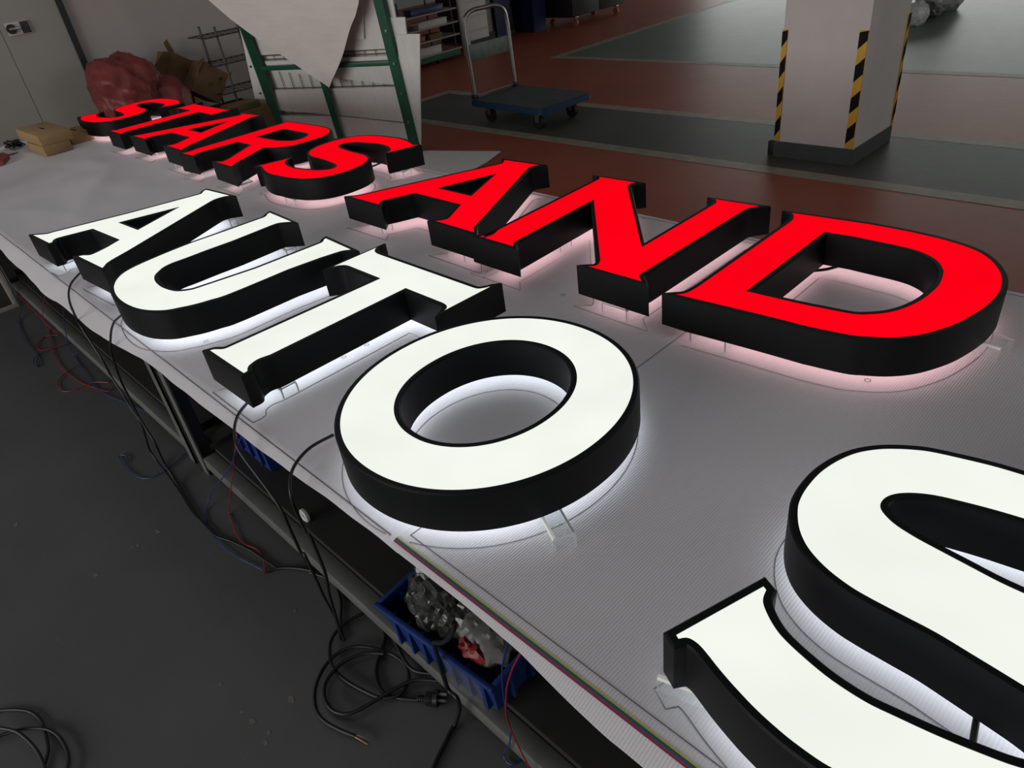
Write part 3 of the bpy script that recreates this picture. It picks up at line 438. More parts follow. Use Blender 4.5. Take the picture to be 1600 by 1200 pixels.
def banner(name, label, xa, xb, yb, dz, edge_slant=0.0, step=0.02):
    cx = (xa + xb) / 2
    o = thing(name, label, 'banner', (cx, 1.15, ZB), 0)
    nx = int((xb - xa) / step); ny = 76; V = []; F = []
    for i in range(nx + 1):
        for j in range(ny + 1):
            x = xa + (xb - xa) * i / nx
            if i == 0: x += edge_slant * (1 - j / ny)
            y0 = front_y(x); t = j / ny
            y = y0 + (yb - y0) * (t ** 1.25)
            V.append((x - cx, y - 1.15, bz(x, y) + dz - ZB))
    n1 = ny + 1
    for i in range(nx):
        for j in range(ny): F.append((i * n1 + j, (i + 1) * n1 + j, (i + 1) * n1 + j + 1, i * n1 + j + 1))
    top = len(V)
    V += [(v[0], v[1], v[2] - 0.0008) for v in V[:top]]
    F += [tuple(top + k for k in reversed(f)) for f in F[:nx * ny]]
    rim = [i * n1 for i in range(nx + 1)] + [nx * n1 + j for j in range(1, n1)] + [i * n1 + ny for i in range(nx - 1, -1, -1)] + [j for j in range(ny - 1, 0, -1)]
    for a, b in zip(rim, rim[1:] + rim[:1]): F.append((a, b, top + b, top + a))
    mesh('vinyl_sheet', V, F, M_BAN, o, 60)
    return o
ban1 = banner('printed_banner', 'long white printed banner covering the far tables under most letters', -6.03, -0.86, 1.905, 0.0)
ban2 = banner('printed_banner', 'white ribbed banner with coloured edge stripes under the white S', -0.905, 0.42, 1.905, 0.0016, 0.02)
def ribbon(name, pts, w, m, parent, dz=0.0006, closed=False):
    """thin printed line lying on the banner"""
    P = [Vector((p[0], p[1])) for p in pts]; N = len(P); V = []; F = []
    o = parent.location
    for i, p in enumerate(P):
        a = P[(i - 1) % N] if (closed or i) else p; b = P[(i + 1) % N] if (closed or i < N - 1) else p
        d = (b - a); d = d.normalized() if d.length > 0 else Vector((1, 0)); nrm = Vector((-d.y, d.x)) * w / 2
        for s in (-1, 1):
            q = p + s * nrm
            V.append((q.x - o.x, q.y - o.y, bz(p.x, p.y) + dz - o.z))
    for i in range(N if closed else N - 1):
        j = (i + 1) % N; F.append((2 * i, 2 * j, 2 * j + 1, 2 * i + 1))
    return mesh(name, V, F, m, parent)
def line(p, q, n): return [(p[0] + (q[0] - p[0]) * i / n, p[1] + (q[1] - p[1]) * i / n) for i in range(n + 1)]
ribbon('print_line', line((-6.0, 0.423), (-0.9, 0.423), 200), 0.0028, M_INK, ban1)
ribbon('print_line', line((-6.0, 1.888), (-0.9, 1.888), 200), 0.0028, M_INK, ban1)
ribbon('print_line', line((-0.87, 0.445), (0.4, 0.445), 60), 0.0018, M_INK, ban2, 0.0024)
ribbon('print_line', line((-0.87, 1.888), (0.4, 1.888), 60), 0.0028, M_INK, ban2, 0.0024)
ribbon('print_line', line((-0.868, 0.445), (-0.868, 1.888), 60), 0.002, M_INK, ban2, 0.0024)
for k, (yy, mm) in enumerate(((0.4265, M_YELP), (0.4235, M_CYAN), (0.4210, M_INK), (0.4180, M_MAG))):
    ribbon('registration_stripe', line((-0.885, yy), (0.4, yy), 60), 0.0030, mm, ban2, 0.0024)

# ------------------------------------------------------------------ channel letters
def sample(cont):
    """corner/smooth flagged outline -> dense polyline"""
    N = len(cont); k0 = next((i for i in range(N) if cont[i][2]), None)
    if k0 is None: return [Vector((p.x, p.y)) for p in catmull([(c[0], c[1], 0) for c in cont], 3, True)]
    C = cont[k0:] + cont[:k0]; out = []; i = 0
    while i < N:
        run = [C[i]]; j = i + 1
        while j < N and not C[j][2]: run.append(C[j]); j += 1
        run.append(C[j % N])
        if len(run) == 2: out.append(Vector(run[0][:2]))
        else:
            q = catmull([(c[0], c[1], 0) for c in run], 4)
            out += [Vector((p.x, p.y)) for p in q[:-1]]
        i = j
    return out
def area2(P): return sum(P[i].x * P[(i + 1) % len(P)].y - P[(i + 1) % len(P)].x * P[i].y for i in range(len(P)))
def offset(P, d):
    N = len(P); out = []
    for i in range(N):
        a, b, c = P[i - 1], P[i], P[(i + 1) % N]
        d1 = (b - a); d2 = (c - b)
        if d1.length < 1e-7: d1 = d2
        if d2.length < 1e-7: d2 = d1
        d1 = d1.normalized(); d2 = d2.normalized()
        n1 = Vector((d1.y, -d1.x)); n2 = Vector((d2.y, -d2.x)); mm = n1 + n2
        if mm.length < 1e-6: mm = n1
        mm = mm.normalized(); s = 1 / max(0.42, mm.dot(n1))
        out.append(b + mm * d * s)
    return out
TRIM = 0.0125
def letter(label, conts, red, group, dx=0.0, dy=0.0, sc=1.0, cen=(0, 0)):
    C = []
    for k, c in enumerate(conts):
        P = sample([(((p[0] - cen[0]) * sc + cen[0] + dx), ((p[1] - cen[1]) * sc + cen[1] + dy), p[2]) for p in c])
        if (area2(P) > 0) != (k == 0): P = P[::-1]
        C.append(P)
    xs = [p.x for p in C[0]]; ys = [p.y for p in C[0]]
    cx, cy = (min(xs) + max(xs)) / 2, (min(ys) + max(ys)) / 2
    o = thing('channel_letter', label, 'sign letter', (cx, cy, ZBOT), 0, group)
    h = ZT - ZBOT; w = TRIM
    prof = [(0, 0.0), (w, 0.0), (w, h - 0.003), (w - 0.003, h), (0, h)]
    V = []; F = []
    for P in C:
        rings = []
        for off, z in prof:
            Q = offset(P, off) if off else P
            rings.append(len(V)); V += [(q.x - cx, q.y - cy, z) for q in Q]
        n = len(P)
        for a in range(len(prof)):
            r0, r1 = rings[a], rings[(a + 1) % len(prof)]
            for i in range(n): F.append((r0 + i, r0 + (i + 1) % n, r1 + (i + 1) % n, r1 + i))
    mesh('letter_shell', V, F, M_RETURN, o, 32)
    def slab(nm, z0, z1, m):
        flat = [[Vector((p.x - cx, p.y - cy, 0)) for p in P] for P in C]
        tris = tessellate_polygon(flat); A = [p for L in flat for p in L]; n = len(A)
        V = [(p.x, p.y, z0) for p in A] + [(p.x, p.y, z1) for p in A]
        F = [tuple(t) for t in tris] + [tuple(n + k for k in reversed(t)) for t in tris]
        s = 0
        for L in flat:
            for i in range(len(L)):
                a, b = s + i, s + (i + 1) % len(L); F.append((a, b, n + b, n + a))
            s += len(L)
        return mesh(nm, V, F, m, o)
    slab('lit_face', h - 0.0045, h - 0.0012, M_FR if red else M_FW)
    slab('halo_panel', 0.0015, 0.0045, M_HR if red else M_HW)
    return o, C
def ellipse(cx, cy, a, b, n=56, e=2.06):
    out = []
    for i in range(n):
        t = 2 * PI * i / n; c, s = math.cos(t), math.sin(t)
        out.append((cx + a * math.copysign(abs(c) ** (2 / e), c), cy + b * math.copysign(abs(s) ** (2 / e), s), 0))
    return out
G_RED, G_WHITE = 'red lit letters of the back row', 'white lit letters of the front row'
OUT = []
def L(*a, **k):
    o, C = letter(*a, **k); OUT.append((o, C)); return o
SC_S = (-0.08, 0.765)
O_CONT = [ellipse(-0.955, 0.740, 0.2855, 0.299), ellipse(-0.961, 0.744, 0.175, 0.194)]
L('red lit letter S farthest away, beside the pink plastic heap', GLYPH['S'], True, G_RED, -5.30, 0.855, 0.955, SC_S)
L('red lit letter T standing right after the farthest S', GLYPH['T'], True, G_RED, -3.185, 0.842)
L('red lit letter A between the red T and the red R', GLYPH['A'], True, G_RED, -2.205, 0.004)
L('red lit letter R, the only R on the tables', GLYPH['R'], True, G_RED)
L('red lit letter S in front of the green rack, after the R', GLYPH['S'], True, G_RED, -2.763, 0.845, 0.965, SC_S)
L('red lit letter A whose foot touches the red N', GLYPH['A'], True, G_RED)
L('red lit letter N between the red A and the big red D', GLYPH['N'], True, G_RED)
L('large red lit letter D nearest in the red row', GLYPH['D'], True, G_RED)
L('white lit letter A at the far end of the front row', GLYPH['Aw'], False, G_WHITE)
L('white lit letter U overlapping the white A in view', GLYPH['U'], False, G_WHITE)
L('white lit letter T between the white U and O', GLYPH['T'], False, G_WHITE)
L('large round white lit letter O', O_CONT, False, G_WHITE)
L('white lit letter S cut off by the right edge of the picture', GLYPH['S'], False, G_WHITE)
# the letters' outlines printed on the banner beneath them
for o, C in OUT:
    for P in C:
        cx = o.location.x
        b = ban2 if cx > -0.5 or (cx > -0.8 and o.location.y > 1.2) else ban1
        Q = offset(P, TRIM + 0.003)
        near = cx > -1.3
        seg = [[]]
        for q in Q + Q[:1]:
            x, y = q.x - 0.004, q.y - 0.010
            if (b is ban1 and x > -0.91) or (b is ban2 and x < -0.86): 
                if seg[-1]: seg.append([])
            else: seg[-1].append((x, y))
        for s in seg:
            if len(s) > 2: ribbon('outline_print', s, 0.0016 if near else 0.0024, M_INK, b, 0.0026 if b is ban2 else 0.0009)
        if b is ban1:
            s = [(q.x - 0.004, q.y - 0.010) for q in Q + Q[:1] if q.x - 0.004 > -0.86]
            if len(s) > 2 and cx > -1.2:
                s2 = [[]]
                for q in Q + Q[:1]:
                    if q.x - 0.004 > -0.86: s2[-1].append((q.x - 0.004, q.y - 0.010))
                    elif s2[-1]: s2.append([])
                for s in s2:
                    if len(s) > 2: ribbon('outline_print', s, 0.0016, M_INK, ban2, 0.0026)
for (x, y) in DATA['CIRC']:
    b = ban2 if x > -0.86 else ban1
    ribbon('hole_mark_print', [(x + 0.006 * math.cos(t * PI / 8), y + 0.006 * math.sin(t * PI / 8)) for t in range(16)], 0.0014, M_INK, b, 0.0026 if b is ban2 else 0.0009, True)

# ------------------------------------------------------------------ clear acrylic stand-off brackets
BR = [((-0.635, 0.577), (-0.616, 0.615), 0.11, 'clear acrylic bracket sticking out in front of the white O'),
      ((-0.261, 1.565), (-0.250, 1.620), 0.10, 'clear acrylic bracket sticking out at the right of the red D'),
      ((-0.836, 1.287), (-0.738, 1.287), 0.05, 'clear acrylic bracket under the lower left corner of the red D'),
      ((-1.105, 1.283), (-1.021, 1.283), 0.05, 'clear acrylic bracket under the right foot of the red N'),
      ((-1.471, 1.525), (-1.470, 1.580), 0.09, 'clear acrylic bracket under the left stem of the red N'),
      ((-1.776, 1.312), (-1.689, 1.312), 0.05, 'clear acrylic bracket under the right foot of the red A by the N'),
      ((-2.155, 1.320), (-2.148, 1.366), 0.09, 'clear acrylic bracket under the left foot of the red A by the N'),
      ((-1.478, 0.528), (-1.478, 0.573), 0.07, 'clear acrylic bracket under the foot of the white T'),
      ((-0.352, 0.478), (-0.362, 0.512), -0.09, 'clear acrylic bracket at the lower tip of the white S'),
      ((-3.300, 1.305), (-3.215, 1.300), 0.06, 'clear acrylic bracket under the right foot of the red R'),
      ((-3.700, 1.305), (-3.640, 1.305), 0.06, 'clear acrylic bracket under the left foot of the red R'),
      ((-2.840, 1.315), (-2.760, 1.315), 0.06, 'clear acrylic bracket under the front of the red S after the R'),
      ((-2.650, 1.750), (-2.600, 1.765), 0.06, 'clear acrylic bracket under the upper end of the red S after the R'),
      ((-4.000, 1.312), (-3.880, 1.312), 0.06, 'clear acrylic bracket under the right foot of the far red A'),
      ((-4.390, 1.325), (-4.380, 1.370), 0.07, 'clear acrylic bracket under the left foot of the far red A'),
      ((-4.700, 1.330), (-4.695, 1.370), 0.08, 'clear acrylic bracket under the foot of the far red T'),
      ((-5.480, 1.330), (-5.400, 1.325), 0.05, 'clear acrylic bracket under the front of the farthest red S'),
      ((-2.985, 0.460), (-2.990, 0.510), 0.09, 'clear acrylic bracket under the left foot of the white A'),
      ((-2.800, 1.040), (-2.795, 1.070), 0.07, 'clear acrylic bracket under the top of the white A'),
      ((-2.180, 0.440), (-2.110, 0.440), 0.06, 'clear acrylic bracket under the bowl of the white U'),
      ((-2.280, 1.000), (-2.275, 1.040), 0.09, 'clear acrylic bracket under the left top of the white U'),
      ((-1.930, 0.960), (-1.900, 1.000), 0.06, 'clear acrylic bracket under the right top of the white U')]
for a, b, dep, lab in BR:
    a = Vector((*a, 0)); b = Vector((*b, 0)); d = b - a; wdt = d.length; u = d.normalized(); nrm = Vector((-u.y, u.x, 0))
    zb = ZB + 0.0012; h = ZBOT - zb; t = 0.0042
    c = (a + b) / 2
    # U-profile with rounded shoulders
    r = 0.006; pr = [(-wdt / 2, 0), (-wdt / 2, h - r), (-wdt / 2 + r * 0.3, h - r * 0.3), (-wdt / 2 + r, h), (wdt / 2 - r, h), (wdt / 2 - r * 0.3, h - r * 0.3), (wdt / 2, h - r), (wdt / 2, 0)]
    inn = [(-wdt / 2 + t, 0), (-wdt / 2 + t, h - r), (-wdt / 2 + t + r * 0.2, h - t - r * 0.2), (-wdt / 2 + r, h - t), (wdt / 2 - r, h - t), (wdt / 2 - t - r * 0.2, h - t - r * 0.2), (wdt / 2 - t, h - r), (wdt / 2 - t, 0)]
    V = []; F = []
    for q in (0.0, dep):
        for s, z in pr: p = u * s + nrm * q; V.append((p.x, p.y, z))
        for s, z in inn: p = u * s + nrm * q; V.append((p.x, p.y, z))
    for k in range(7):
        F += [(k, k + 1, 16 + k + 1, 16 + k), (8 + k, 24 + k, 24 + k + 1, 8 + k + 1), (k, 8 + k, 8 + k + 1, k + 1), (16 + k, 16 + k + 1, 24 + k + 1, 24 + k)]
    F += [(0, 16, 24, 8), (7, 15, 31, 23)]
    o = mesh('acrylic_bracket', V, F, M_ACR); o.location = (c.x, c.y, zb)
    o.data.materials.append(M_ACRE)
    for p in o.data.polygons:
        if abs(p.normal.dot(nrm)) > 0.9 or 0.3 < abs(p.normal.z) < 0.95: p.material_index = 1  # end faces and bends take the white painted edge light
    tag(o, lab, 'bracket', 'clear acrylic brackets under the letters')

# ------------------------------------------------------------------ cables and wires
def cord(name, key, r, m, label, cat='cable', group=None, sides=8, n=5):
    P = [Vector(p) for p in WIRE[key]]
    o0 = P[len(P) // 2].copy(); o0.z = 0
    C_ = catmull(P, n)
    for q in C_: q.z = max(q.z, r + 0.0015)
    o = tube(name, [q - o0 for q in C_], r, m, None, sides, n, False, False); o.location = o0
    return tag(o, label, cat, group)
GC = 'black power cables of the white letters'
cord('power_cable', 'cableA', 0.0036, M_CABLE, 'black cable hanging from the white letter A to the floor', group=GC)
cord('power_cable', 'cableU', 0.0036, M_CABLE, 'black cable hanging from the white letter U to the floor', group=GC)
cord('power_cable', 'cableT', 0.0036, M_CABLE, 'black cable hanging from the foot of the white letter T', group=GC)
cord('power_cable', 'cableO', 0.0036, M_CABLE, 'black cable hanging from the left side of the white letter O', group=GC)
cord('power_cable', 'short', 0.0042, M_CABLE, 'black cable end lying on the floor along the table rail')
cord('coiled_cable', 'coil', 0.0045, M_CABLE, 'black cable coiled on the floor ending in bare yellow-green wires')
cord('coiled_cable', 'coil2', 0.0045, M_CABLE, 'black cable looped in a wide oval on the floor by the plug')
cord('coiled_cable', 'back', 0.0045, M_CABLE, 'black cable running along the table rail below the blue crate')
cord('power_cable', 'crate', 0.0050, M_CABLE, 'thick black cable hanging out of the blue crate to the floor')
cord('coiled_cable', 'leftcoil1', 0.0040, M_CABLE, 'thin black cable loop at the lower left corner, outermost arc')
cord('coiled_cable', 'leftcoil2', 0.0040, M_CABLE, 'thin black cable loop at the lower left corner, lower right arc')
cord('coiled_cable', 'leftcoil3', 0.0040, M_CABLE, 'thin black cable loop at the lower left corner, innermost arc')
cord('thin_wire', 'blueT', 0.0017, M_WBLUE, 'thin blue wire hanging below the white letter T', 'wire', sides=6)
cord('thin_wire', 'redT', 0.0017, M_WRED, 'thin red wire hanging below the white letter T', 'wire', sides=6)
cord('thin_wire', 'redR', 0.0017, M_WRED, 'thin red wire hanging beside the right end of the blue crate', 'wire', sides=6)
cord('thin_wire', 'blueR', 0.0017, M_WBLUE, 'thin blue wire hanging beside the right end of the blue crate', 'wire', sides=6)
cord('thin_wire', 'redL', 0.0017, M_WRED, 'thin red wire curving to the floor below the white A', 'wire', sides=6)
cord('thin_wire', 'redL2', 0.0017, M_WRED, 'thin red wire tangled at the foot of the table leg, far left', 'wire', sides=6)
cord('thin_wire', 'redL3', 0.0017, M_WRED, 'thin red wire loop lying on the floor in front of the rail', 'wire', sides=6)
cord('thin_wire', 'blueL', 0.0017, M_WBLUE, 'thin blue wire with a small loop, far left on the floor', 'wire', sides=6)
cord('thin_wire', 'blueL2', 0.0017, M_WBLUE, 'thin blue wire running from below the white A along the rail', 'wire', sides=6)
cord('thin_wire', 'blueL3', 0.0017, M_WBLUE, 'thin dark blue wire curl on the floor by the table legs', 'wire', sides=6)
# plug on its cord
P = [Vector(p) for p in WIRE['plugcord']]; e = P[0]
pc = thing('plug_cord', 'black cord with a moulded mains plug on the floor', 'cable', (e.x, e.y, 0))
tube('cord', [p - Vector((e.x, e.y, 0)) for p in P], 0.0046, M_CABLE, pc)
d = (P[0] - P[1]).normalized(); ang = math.atan2(d.y, d.x); R = Matrix.Rotation(ang, 4, 'Z')
def loc(x, y, z): return R @ Vector((x, y, z))
for k in range(4): cyl('strain_relief', loc(0.002 + k * 0.005, 0, 0.012), loc(0.0052 + k * 0.005, 0, 0.012), 0.0075, M_CABLE, pc, 12)
box('plug_body', (0.020, -0.013, 0.003), (0.043, 0.013, 0.027), M_CABLE, pc, 0.004, R)
cyl('plug_flange', loc(0.043, 0, 0.019), loc(0.053, 0, 0.019), 0.019, M_CABLE, pc, 24)
for (yy, zz) in ((-0.008, 0.024), (0.008, 0.024), (0.0, 0.012)):
    box('pin', (0.053, yy - 0.003, zz - 0.0008), (0.071, yy + 0.003, zz + 0.0008), M_BRASS, pc, 0, R)
e2 = Vector(WIRE['coil'][-1]); dd = (e2 - Vector(WIRE['coil'][-2])).normalized(); sd = Vector((-dd.y, dd.x, 0))
ce = [o for o in COL.objects if o.name.startswith('coiled_cable')][0]
for k, mm in ((-1, M_YEL), (0, M_WBLUE), (1, M_CARD)):
    tube('bare_wire', [e2 + sd * k * 0.002 - ce.location, e2 + dd * 0.018 + sd * k * 0.004 - ce.location, e2 + dd * 0.034 + sd * k * 0.004 + Vector((0, 0, -0.006)) - ce.location], 0.0014, mm, ce, 6)

# ------------------------------------------------------------------ blue crate with its contents
CA = math.radians(4.5); CR = Matrix.Rotation(CA, 4, 'Z')
cr = thing('storage_crate', 'blue plastic crate full of parts on the table shelf', 'crate', (-1.075, 0.452, 0.0995), CA)
def frustum(name, lo0, hi0, lo1, hi1, z0, z1, t, m, parent):
    """open-topped tapered tray"""
    V = []
    for (lo, hi, z) in ((lo0, hi0, z0), (lo1, hi1, z1), ((lo1[0] + t, lo1[1] + t), (hi1[0] - t, hi1[1] - t), z1), ((lo0[0] + t, lo0[1] + t), (hi0[0] - t, hi0[1] - t), z0 + t)):
        V += [(lo[0], lo[1], z), (hi[0], lo[1], z), (hi[0], hi[1], z), (lo[0], hi[1], z)]
    F = [(3, 2, 1, 0), (12, 13, 14, 15)]
    for r in range(3):
        for i in range(4): F.append((r * 4 + i, r * 4 + (i + 1) % 4, (r + 1) * 4 + (i + 1) % 4, (r + 1) * 4 + i))
    return mesh(name, V, F, m, parent)
frustum('tray', (0.0, 0.0), (0.315, 0.34), (-0.018, -0.018), (0.333, 0.358), 0.0, 0.125, 0.004, M_CRATE, cr)
for a in ((-0.026, -0.026, 0.341, -0.014), (-0.026, 0.354, 0.341, 0.366), (-0.026, -0.014, -0.014, 0.354), (0.329, -0.014, 0.341, 0.354)):
    box('rim', (a[0], a[1], 0.113), (a[2], a[3], 0.127), M_CRATE, cr, 0.003)
for k in range(7):
    x = 0.02 + k * 0.046; bm = bmesh.new(); addbox(bm, (x, -0.016, 0.012), (x + 0.008, -0.002, 0.112)); bmobj('rib', bm, M_CRATE, cr)
for k in range(5):
    y = 0.04 + k * 0.06; bm = bmesh.new(); addbox(bm, (-0.016, y, 0.012), (-0.002, y + 0.008, 0.112)); bmobj('rib', bm, M_CRATE, cr)
    bm = bmesh.new(); addbox(bm, (0.317, y, 0.012), (0.331, y + 0.008, 0.112)); bmobj('rib', bm, M_CRATE, cr)
cw = Vector((-1.075, 0.452, 0.0995))
def incrate(x, y, z): return cw + CR @ Vector((x, y, z))
wrap = crumple('wrapped_parts', [((0, 0, 0), (0.070, 0.075, 0.105)), ((0.035, 0.0, -0.02), (0.065, 0.06, 0.08)), ((-0.02, 0.02, 0.05), (0.05, 0.06, 0.08))], M_FOILD, None, 3, 0.30, 4.2, 4, -0.085)
wrap.location = incrate(0.105, 0.085, 0.135); tag(wrap, 'dark parts bundled in crumpled clear plastic in the blue crate', 'bundle')
fl = crumple('plastic_film', [((0, 0, 0), (0.076, 0.080, 0.111)), ((0.035, 0.0, -0.02), (0.071, 0.066, 0.086)), ((-0.02, 0.02, 0.05), (0.056, 0.066, 0.086))], M_FOIL, wrap, 5, 0.42, 6.0, 4, -0.086)
wb = crumple('white_bag', [((0, 0, 0), (0.075, 0.06, 0.040)), ((0.04, -0.02, -0.01), (0.05, 0.05, 0.035))], M_BAGC, None, 9, 0.18, 2.4, 4, -0.06)
wb.location = incrate(0.235, 0.085, 0.125); tag(wb, 'open white plastic bag of red parts in the blue crate', 'bag')
rp = crumple('red_parts', [((0, 0, 0), (0.045, 0.022, 0.022))], M_REDP, wb, 12, 0.5, 5.0, 3, -0.03); rp.location = (0.012, -0.058, -0.004)
zb_ = thing('zip_bag', 'clear zip bag hanging over the front of the blue crate', 'bag', incrate(0.26, -0.030, 0.10), CA)
box('film', (-0.055, -0.003, -0.055), (0.055, 0.0, 0.03), M_FOIL, zb_)
box('zip_strip', (-0.055, -0.005, -0.034), (0.055, -0.001, -0.029), M_FOIL, zb_)
cp = prism('cardboard_piece', [(0, 0, 0), (0.19, 0.10, -0.02), (0.20, 0.13, 0.11), (0.0, 0.06, 0.15)], (-0.004, 0.006, 0.002), M_CARDD)
cp.location = incrate(0.12, 0.17, 0.10); tag(cp, 'piece of brown cardboard standing in the blue crate', 'cardboard')
# second crate farther along the shelf
cr2 = thing('storage_crate', 'blue plastic crate on the shelf behind the table legs', 'crate', (-2.10, 0.565, 0.0995), 0)
frustum('tray', (0.0, 0.0), (0.19, 0.30), (-0.010, -0.010), (0.20, 0.310), 0.0, 0.24, 0.004, M_CRATE, cr2)
box('rim', (-0.014, -0.020, 0.228), (0.206, -0.008, 0.242), M_CRATE, cr2, 0.003)
for k in range(3): box('rib', (0.02 + k * 0.07, -0.012, 0.02), (0.028 + k * 0.07, -0.003, 0.226), M_CRATE, cr2)
fc = tube('cable_reel_end', [(0.016 * math.cos(t * PI / 8), 0.0, 0.016 + 0.016 * math.sin(t * PI / 8)) for t in range(16)], 0.007, M_BAGW, None, 6, 2, True)
fc.location = (-1.62, 0.52, 0.1); tag(fc, 'small white roll on the table shelf under the T', 'roll')

# ------------------------------------------------------------------ framed panel at the left edge
fp = thing('framed_panel', 'upright cream framed dark panel on the floor, left edge', 'panel', (-4.60, 0.42, 0.0), math.radians(0))
box('bottom_frame', (-0.012, -0.80, 0.0), (0.012, 0.0, 0.024), M_FRAME, fp, 0.002)
box('side_frame', (-0.012, -0.024, 0.024), (0.012, 0.0, 0.95), M_FRAME, fp, 0.002)
box('side_frame', (-0.012, -0.80, 0.024), (0.012, -0.776, 0.95), M_FRAME, fp, 0.002)
box('top_frame', (-0.012, -0.776, 0.926), (0.012, -0.024, 0.95), M_FRAME, fp, 0.002)
box('pane', (-0.004, -0.776, 0.024), (0.004, -0.024, 0.926), M_GLASSP, fp)

# ------------------------------------------------------------------ things on the far end of the tables
def carton(label, lo, hi, rz=0.0, slot=True):
    c = Vector(((lo[0] + hi[0]) / 2, (lo[1] + hi[1]) / 2, lo[2]))
    o = thing('cardboard_box', label, 'box', c, rz, 'small brown boxes on the far table')
    hx, hy, h = (hi[0] - lo[0]) / 2, (hi[1] - lo[1]) / 2, hi[2] - lo[2]
    box('carton_body', (-hx, -hy, 0), (hx, hy, h), M_CARD, o, 0.002)
    box('lid_flap', (-hx, -hy - 0.0015, h * 0.35), (hx, -hy, h), M_CARD, o)
    if slot: box('lid_slot', (-0.05, -0.006, h), (0.05, 0.006, h + 0.0008), M_HBLK, o)
    return o
carton('brown cardboard box at the bottom of the small stack', (-5.56, 1.00, 0.583), (-5.25, 1.16, 0.642), math.radians(3))
carton('brown cardboard box lying on top of the small stack', (-5.74, 1.005, 0.6425), (-5.25, 1.19, 0.706), math.radians(1))
carton('brown cardboard box behind the small stack', (-5.62, 1.20, 0.583), (-5.40, 1.34, 0.650), math.radians(3))
nest = []
for k in range(90):
    a = k * 0.72; nest.append((0.075 * math.cos(a) * (0.6 + 0.4 * math.sin(k * 1.3)), 0.05 * math.sin(a * 1.07) * (0.6 + 0.4 * math.cos(k * 0.9)), 0.012 + 0.035 * (0.5 + 0.5 * math.sin(k * 0.83))))
cb = tube('cable_bundle', nest, 0.005, M_CABLE, None, 6, 3); cb.location = (-5.83, 0.965, 0.582); tag(cb, 'tangled black cable bundle beside the small boxes', 'cable')
pp = prism('paper_sheet', [(-0.10, -0.10, 0), (0.12, -0.06, 0), (0.10, 0.08, 0), (-0.12, 0.06, 0)], (0, 0, 0.002), M_WHITE); pp.location = (-5.74, 0.86, 0.586); tag(pp, 'white paper lying at the left edge of the far table', 'paper')
rpk = thing('red_packet', 'red packet at the left edge of the far table', 'packet', (-5.52, 0.79, 0.584))
prism('packet_body', [(-0.13, -0.10, 0), (0.13, -0.06, 0), (0.16, 0.0, 0), (-0.02, 0.075, 0), (-0.13, 0.07, 0)], (0, 0, 0.022), M_REDP, rpk)

# ------------------------------------------------------------------ pink heap, cartons and wire shelf by the wall
ph = crumple('plastic_heap', [((0, 0, 0), (0.30, 0.24, 0.36)), ((0.02, 0.10, 0.16), (0.22, 0.17, 0.20)), ((0.10, 0.27, -0.11), (0.22, 0.17, 0.28)), ((0.0, -0.08, 0.14), (0.24, 0.16, 0.22)), ((0.1, 0.12, -0.3), (0.30, 0.30, 0.30))], M_PINK, None, 2, 0.20, 1.5, 5, -0.56, 50, 0.08)
ph.location = (-6.55, 2.00, 0.56); tag(ph, 'crumpled heap of pink plastic film against the wall', 'plastic film')
hb = crumple('torn_cardboard', [((0, 0, 0), (0.12, 0.22, 0.20)), ((0, 0.15, -0.1), (0.12, 0.2, 0.25))], M_CARDD, None, 6, 0.3, 3.0, 4, -0.36); hb.location = (-6.10, 2.10, 0.36)
tag(hb, 'torn brown scraps under the pink plastic heap', 'scraps')
def quadbox(label, x, q, depth, flaps):
    cy = sum(p[0] for p in q) / 4; cz = sum(p[1] for p in q) / 4
    o = thing('moving_carton', label, 'box', (x, cy, cz), 0, 'large cartons by the wall')
    prism('carton_body', [(0, p[0] - cy, p[1] - cz) for p in q], (-depth, 0, 0), M_CARDD, o)
    for f, dx in flaps: prism('flap', [(dx, p[0] - cy, p[1] - cz) for p in f], (-0.006, 0, 0), M_CARDD, o)
    # printed marks and tape on the face
    u = Vector((0, q[1][0] - q[0][0], q[1][1] - q[0][1])); v = Vector((0, q[3][0] - q[0][0], q[3][1] - q[0][1])); p0 = Vector((0.0008, q[0][0] - cy, q[0][1] - cz))
    for (a, b, w, h) in ((0.42, 0.52, 0.22, 0.03), (0.45, 0.60, 0.12, 0.03), (0.75, 0.2, 0.1, 0.1)):
        prism('print_mark', [p0 + u * a + v * b, p0 + u * (a + w) + v * b, p0 + u * (a + w) + v * (b + h), p0 + u * a + v * (b + h)], (-0.001, 0, 0), M_DARK, o)
    return o
quadbox('large open brown carton leaning behind the pink heap', -6.62, [(2.492, 0.853), (2.635, 0.752), (2.47, 0.40), (2.30, 0.52)], 0.34,
        [([(2.492, 0.853), (2.44, 0.868), (2.29, 0.76), (2.36, 0.68)], -0.05), ([(2.594, 0.832), (2.566, 0.935), (2.529, 0.912), (2.55, 0.815)], -0.24)])
quadbox('smaller brown carton tilted beside the wire shelf', -6.40, [(2.624, 0.766), (2.80, 0.627), (2.647, 0.423), (2.45, 0.571)], 0.30,
        [([(2.624, 0.766), (2.637, 0.796), (2.565, 0.765), (2.545, 0.69)], 0.01), ([(2.80, 0.627), (2.833, 0.640), (2.775, 0.571)], 0.01)])
bx1 = thing('black_bin', 'black bin standing on the floor under the tilted carton', 'bin', (-6.28, 2.66, 0.0))
frustum('bin_body', (-0.08, -0.14), (0.08, 0.14), (-0.09, -0.16), (0.09, 0.16), 0.0, 0.43, 0.006, M_DARK, bx1); box('bin_rim', (0.082, -0.17, 0.40), (0.098, 0.17, 0.43), M_DARK, bx1)
gb = box('green_box', (-0.10, -0.13, 0), (0.10, 0.13, 0.05), M_CARDD, None, 0.004); gb.location = (-6.05, 2.66, 0.40); 
